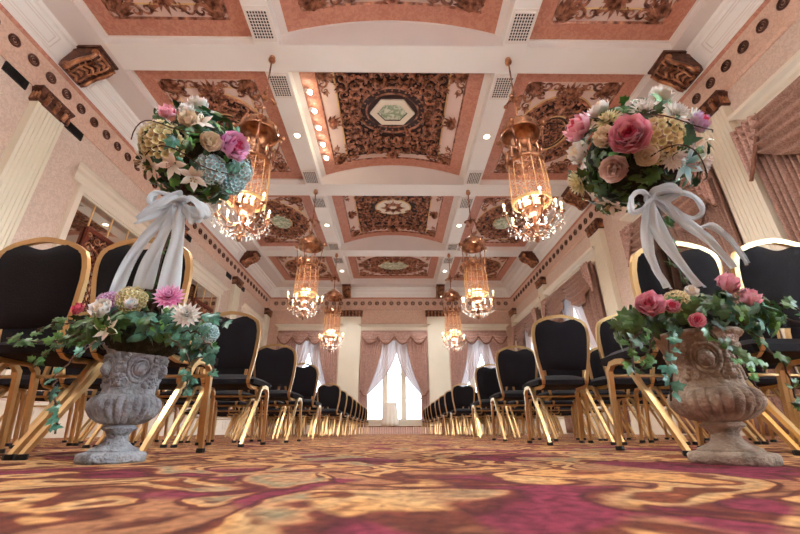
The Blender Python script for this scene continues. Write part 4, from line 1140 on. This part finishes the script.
# ------------------------------------------------------------------ urns
def urn(name, label, c, k, m_):
    t = thing('garden_urn', label, 'urn', (c[0], c[1], 0))
    cx, cy = c
    m = MB(); m.lathe([(.108*k,0),(.112*k,.008),(.112*k,.024),(.106*k,.030),(.080*k,.035)], 40, (cx,cy,0)); part(m, 'base', m_, t, smooth=True)
    m = MB(); m.lathe([(.085*k,.032),(.080*k,.042),(.056*k,.052),(.040*k,.066),(.036*k,.084),(.044*k,.096),(.056*k,.102),(.060*k,.108),(.052*k,.114),(.05*k,.12)], 36, (cx,cy,0)); part(m, 'stem', m_, t, smooth=True)
    m = MB(); pr = [(.05*k,.116),(.078*k,.124),(.104*k,.142),(.119*k,.164),(.122*k,.184),(.114*k,.202),(.098*k,.214)]
    m.lathe(pr, 192, (cx,cy,0), flute=lambda i, a: 1+(.12*sqrt(abs(sin(12*a)))-.08)*(1 if 0 < i < 6 else 0)); part(m, 'gadrooned_bowl', m_, t, smooth=True)
    m = MB(); m.lathe([(.092*k,.208),(.096*k,.214),(.092*k,.222),(.090*k,.24),(.092*k,.28),(.098*k,.32),(.106*k,.35),(.116*k,.372)], 48, (cx,cy,0), cap=False); part(m, 'body', m_, t, smooth=True)
    m = MB(); m.lathe([(.112*k,.368),(.124*k,.374),(.130*k,.382),(.126*k,.390),(.115*k,.390),(.10*k,.38),(.09*k,.36)], 60, (cx,cy,0), flute=lambda i, a: 1+.012*sin(30*a), cap=False); part(m, 'rim', m_, t, smooth=True)
    # applied relief: medallion and garlands
    m = MB()
    def S(a, z): 
        r = .092*k+max(0, z-.27)*.18; return (cx+r*cos(a), cy+r*sin(a), z)
    for a0 in (-pi/2-.55, -pi/2+.75, pi/2, 0.2):
        m.tube([S(a0+.40*cos(q_*.4), .30+.045*sin(q_*.4)) for q_ in range(16)], .007, 5, closed=True)
        m.tube([S(a0+.28*cos(q_*.4), .30+.030*sin(q_*.4)) for q_ in range(16)], .004, 5, closed=True)
        p = S(a0, .30); m.ball(p, .022, 10, 6, (1,1,1.2)); 
        for j in range(5): m.ball(S(a0+.13*cos(j*1.25), .30+.016*sin(j*1.25)), .012, 6, 4)
        for sg in (-1,1):
            for j in range(8):
                a = a0+sg*(.46+.03*j+.05*sin(j)); m.ball(S(a, .345-.014*j), .009+.003*(j % 2), 6, 4)
            m.tube([S(a0+sg*(.42+.16*cos(i*.7)*(1-i*.07)), .25+.022*sin(i*.7)*(1-i*.07)) for i in range(9)], .005, 4)
    part(m, 'relief', m_, t, smooth=True)
    return t
urn('garden_urn', 'grey cast-stone pedestal urn standing left of the aisle', UL, .90, M_urnL)
urn('garden_urn', 'weathered tan stone pedestal urn standing right of the aisle', UR, 1.0, M_urnR)

# ------------------------------------------------------------------ ribbons
def ribbon(mb, pts, w, wdir=(1,0,0), n=6, fold=.009):
    P_ = [Vector(p) for p in pts]; path = []
    for i in range(len(P_)-1):
        p0 = P_[max(0,i-1)]; p1 = P_[i]; p2 = P_[i+1]; p3 = P_[min(len(P_)-1,i+2)]
        for k in range(n):
            t = k/n
            path.append(.5*((2*p1)+(p2-p0)*t+(2*p0-5*p1+4*p2-p3)*t*t+(3*p1-p0-3*p2+p3)*t*t*t))
    path.append(P_[-1]); ws = w if isinstance(w, (list, tuple)) else [w]*len(P_)
    d = wdir if isinstance(wdir[0], (list, tuple)) else [wdir]*len(P_)
    L = len(path)-1
    def fn(u, v):
        j = min(L, int(round(v*L))); s_ = v*(len(P_)-1); i = min(len(P_)-2, int(s_)); f_ = s_-i
        ww = ws[i]*(1-f_)+ws[i+1]*f_; dv = Vector(d[i])*(1-f_)+Vector(d[i+1])*f_; dv.normalize()
        tn = (path[min(L,j+1)]-path[max(0,j-1)]).normalized(); nn_ = tn.cross(dv)
        return tuple(path[j]+dv*(u-.5)*ww+nn_*fold*sin(u*pi*3+v*9))
    mb.grid(fn, 6, L)
def bow(label, k, loops, tails):
    t = thing('ribbon_bow', label, 'ribbon', k)
    m = MB(); m.ball(k, .022, 10, 6, (1.2,.8,1)); part(m, 'knot', M_ribbon, t, smooth=True)
    for nm, lst in (('loop', loops), ('tail', tails)):
        for (pts, w, d) in lst:
            m = MB(); ribbon(m, [k]+[tuple(Vector(k)+Vector(p)) for p in pts]+([k] if nm == 'loop' else []), w, d); part(m, nm, M_ribbon, t, smooth=True, solid=.0012)
kl = (-.885,1.34,.955)
bow('white satin bow with long tails under the left flower ball', kl,
 [([(-.04,-.02,.03),(-.09,-.03,.03),(-.10,-.02,-.01),(-.05,-.01,-.03)], .03, (.2,1,.5)), ([(.0,-.03,.015),(-.03,-.05,-.02),(-.09,-.05,-.07),(-.12,-.04,-.09),(-.06,-.02,-.05)], .06, (.4,-.3,.8)), ([(.05,-.03,.01),(.11,-.04,-.03),(.13,-.03,-.08),(.07,-.02,-.06)], .05, (.3,.8,.5))],
 [([(.0,-.02,-.05),(-.01,-.03,-.15),(-.03,-.03,-.26),(-.04,-.02,-.38)], [.025,.04,.055,.06,.07], (1,0,0)), ([(.02,-.03,-.05),(.05,-.04,-.16),(.06,-.04,-.28),(.065,-.03,-.42)], [.03,.045,.05,.06,.075], (1,.2,0)),
  ([(-.03,-.01,-.06),(-.08,-.02,-.16),(-.12,-.02,-.28),(-.14,-.01,-.40)], [.03,.04,.045,.04,.04], (.9,.4,0)), ([(.04,-.02,-.03),(.09,-.03,-.08),(.10,-.03,-.11)], [.03,.05,.06,.04], (.9,.2,.4))])
kr = (.955,1.19,.885)
bow('white sheer ribbon bow with long tails under the right flower ball', kr,
 [([(-.04,-.02,.02),(-.09,-.03,-.01),(-.10,-.02,-.07),(-.05,-.01,-.05)], .045, (.3,.9,.2)), ([(.04,-.02,.02),(.13,-.03,.0),(.16,-.02,-.06),(.11,-.01,-.085)], .02, (.2,1,.3)), ([(.0,-.03,.02),(.05,-.04,.03),(.09,-.03,.015),(.04,-.01,-.01)], .04, (0,.5,1))],
 [([(-.02,-.02,-.05),(-.03,-.03,-.15),(.0,-.03,-.26),(.05,-.03,-.36)], [.025,.045,.05,.045,.045], (1,0,0)), ([(-.04,-.02,-.05),(-.07,-.02,-.16),(-.08,-.02,-.27),(-.05,-.02,-.36)], [.03,.035,.035,.04,.04], (1,.2,0)),
  ([(.04,-.02,-.03),(.07,-.03,-.11),(.12,-.04,-.19),(.19,-.03,-.29)], [.025,.035,.04,.055,.035], (.9,.1,.3)), ([(.09,-.02,-.13),(.16,-.03,-.13),(.21,-.03,-.19),(.25,-.02,-.27)], [.02,.02,.02,.02,.02], (.6,.1,.7))])

# ------------------------------------------------------------------ world, camera
w = bpy.data.worlds.new('sky'); SC.world = w; w.use_nodes = True
wn = w.node_tree.nodes; bg = wn['Background']; bg.inputs['Strength'].default_value = 1.2
sk = wn.new('ShaderNodeTexSky'); sk.sky_type = 'HOSEK_WILKIE'; sk.turbidity = 3; sk.sun_direction = (0.5,.4,.77)
w.node_tree.links.new(sk.outputs[0], bg.inputs['Color'])
cam = bpy.data.cameras.new('camera'); co = bpy.data.objects.new('camera', cam); C.objects.link(co)
cam.sensor_width = 36; cam.lens = 17.1; cam.clip_start = .02; cam.clip_end = 200
yaw, pit, rol = radians(.8156), radians(23.42), radians(-.2414)
fwd = Vector((sin(yaw)*cos(pit), cos(yaw)*cos(pit), sin(pit))); r0 = Vector((cos(yaw), -sin(yaw), 0)); u0 = r0.cross(fwd)
rr_ = r0*cos(rol)+u0*sin(rol); uu_ = u0*cos(rol)-r0*sin(rol)
mw = Matrix((( rr_.x, uu_.x, -fwd.x, 0), (rr_.y, uu_.y, -fwd.y, 0), (rr_.z, uu_.z, -fwd.z, .092), (0,0,0,1)))
co.matrix_world = mw
cam.dof.use_dof = True; cam.dof.focus_distance = 2.2; cam.dof.aperture_fstop = 5.6
SC.camera = co
SC.view_settings.view_transform = 'Standard'; SC.view_settings.look = 'None'; SC.view_settings.gamma = 1; SC.view_settings.use_curve_mapping = False
SC.view_settings.exposure = 0.95
cy_ = SC.cycles
cy_.max_bounces = 8; cy_.diffuse_bounces = 5; cy_.glossy_bounces = 4; cy_.transmission_bounces = 6; cy_.transparent_max_bounces = 12
cy_.use_denoising = True; cy_.sample_clamp_indirect = 6
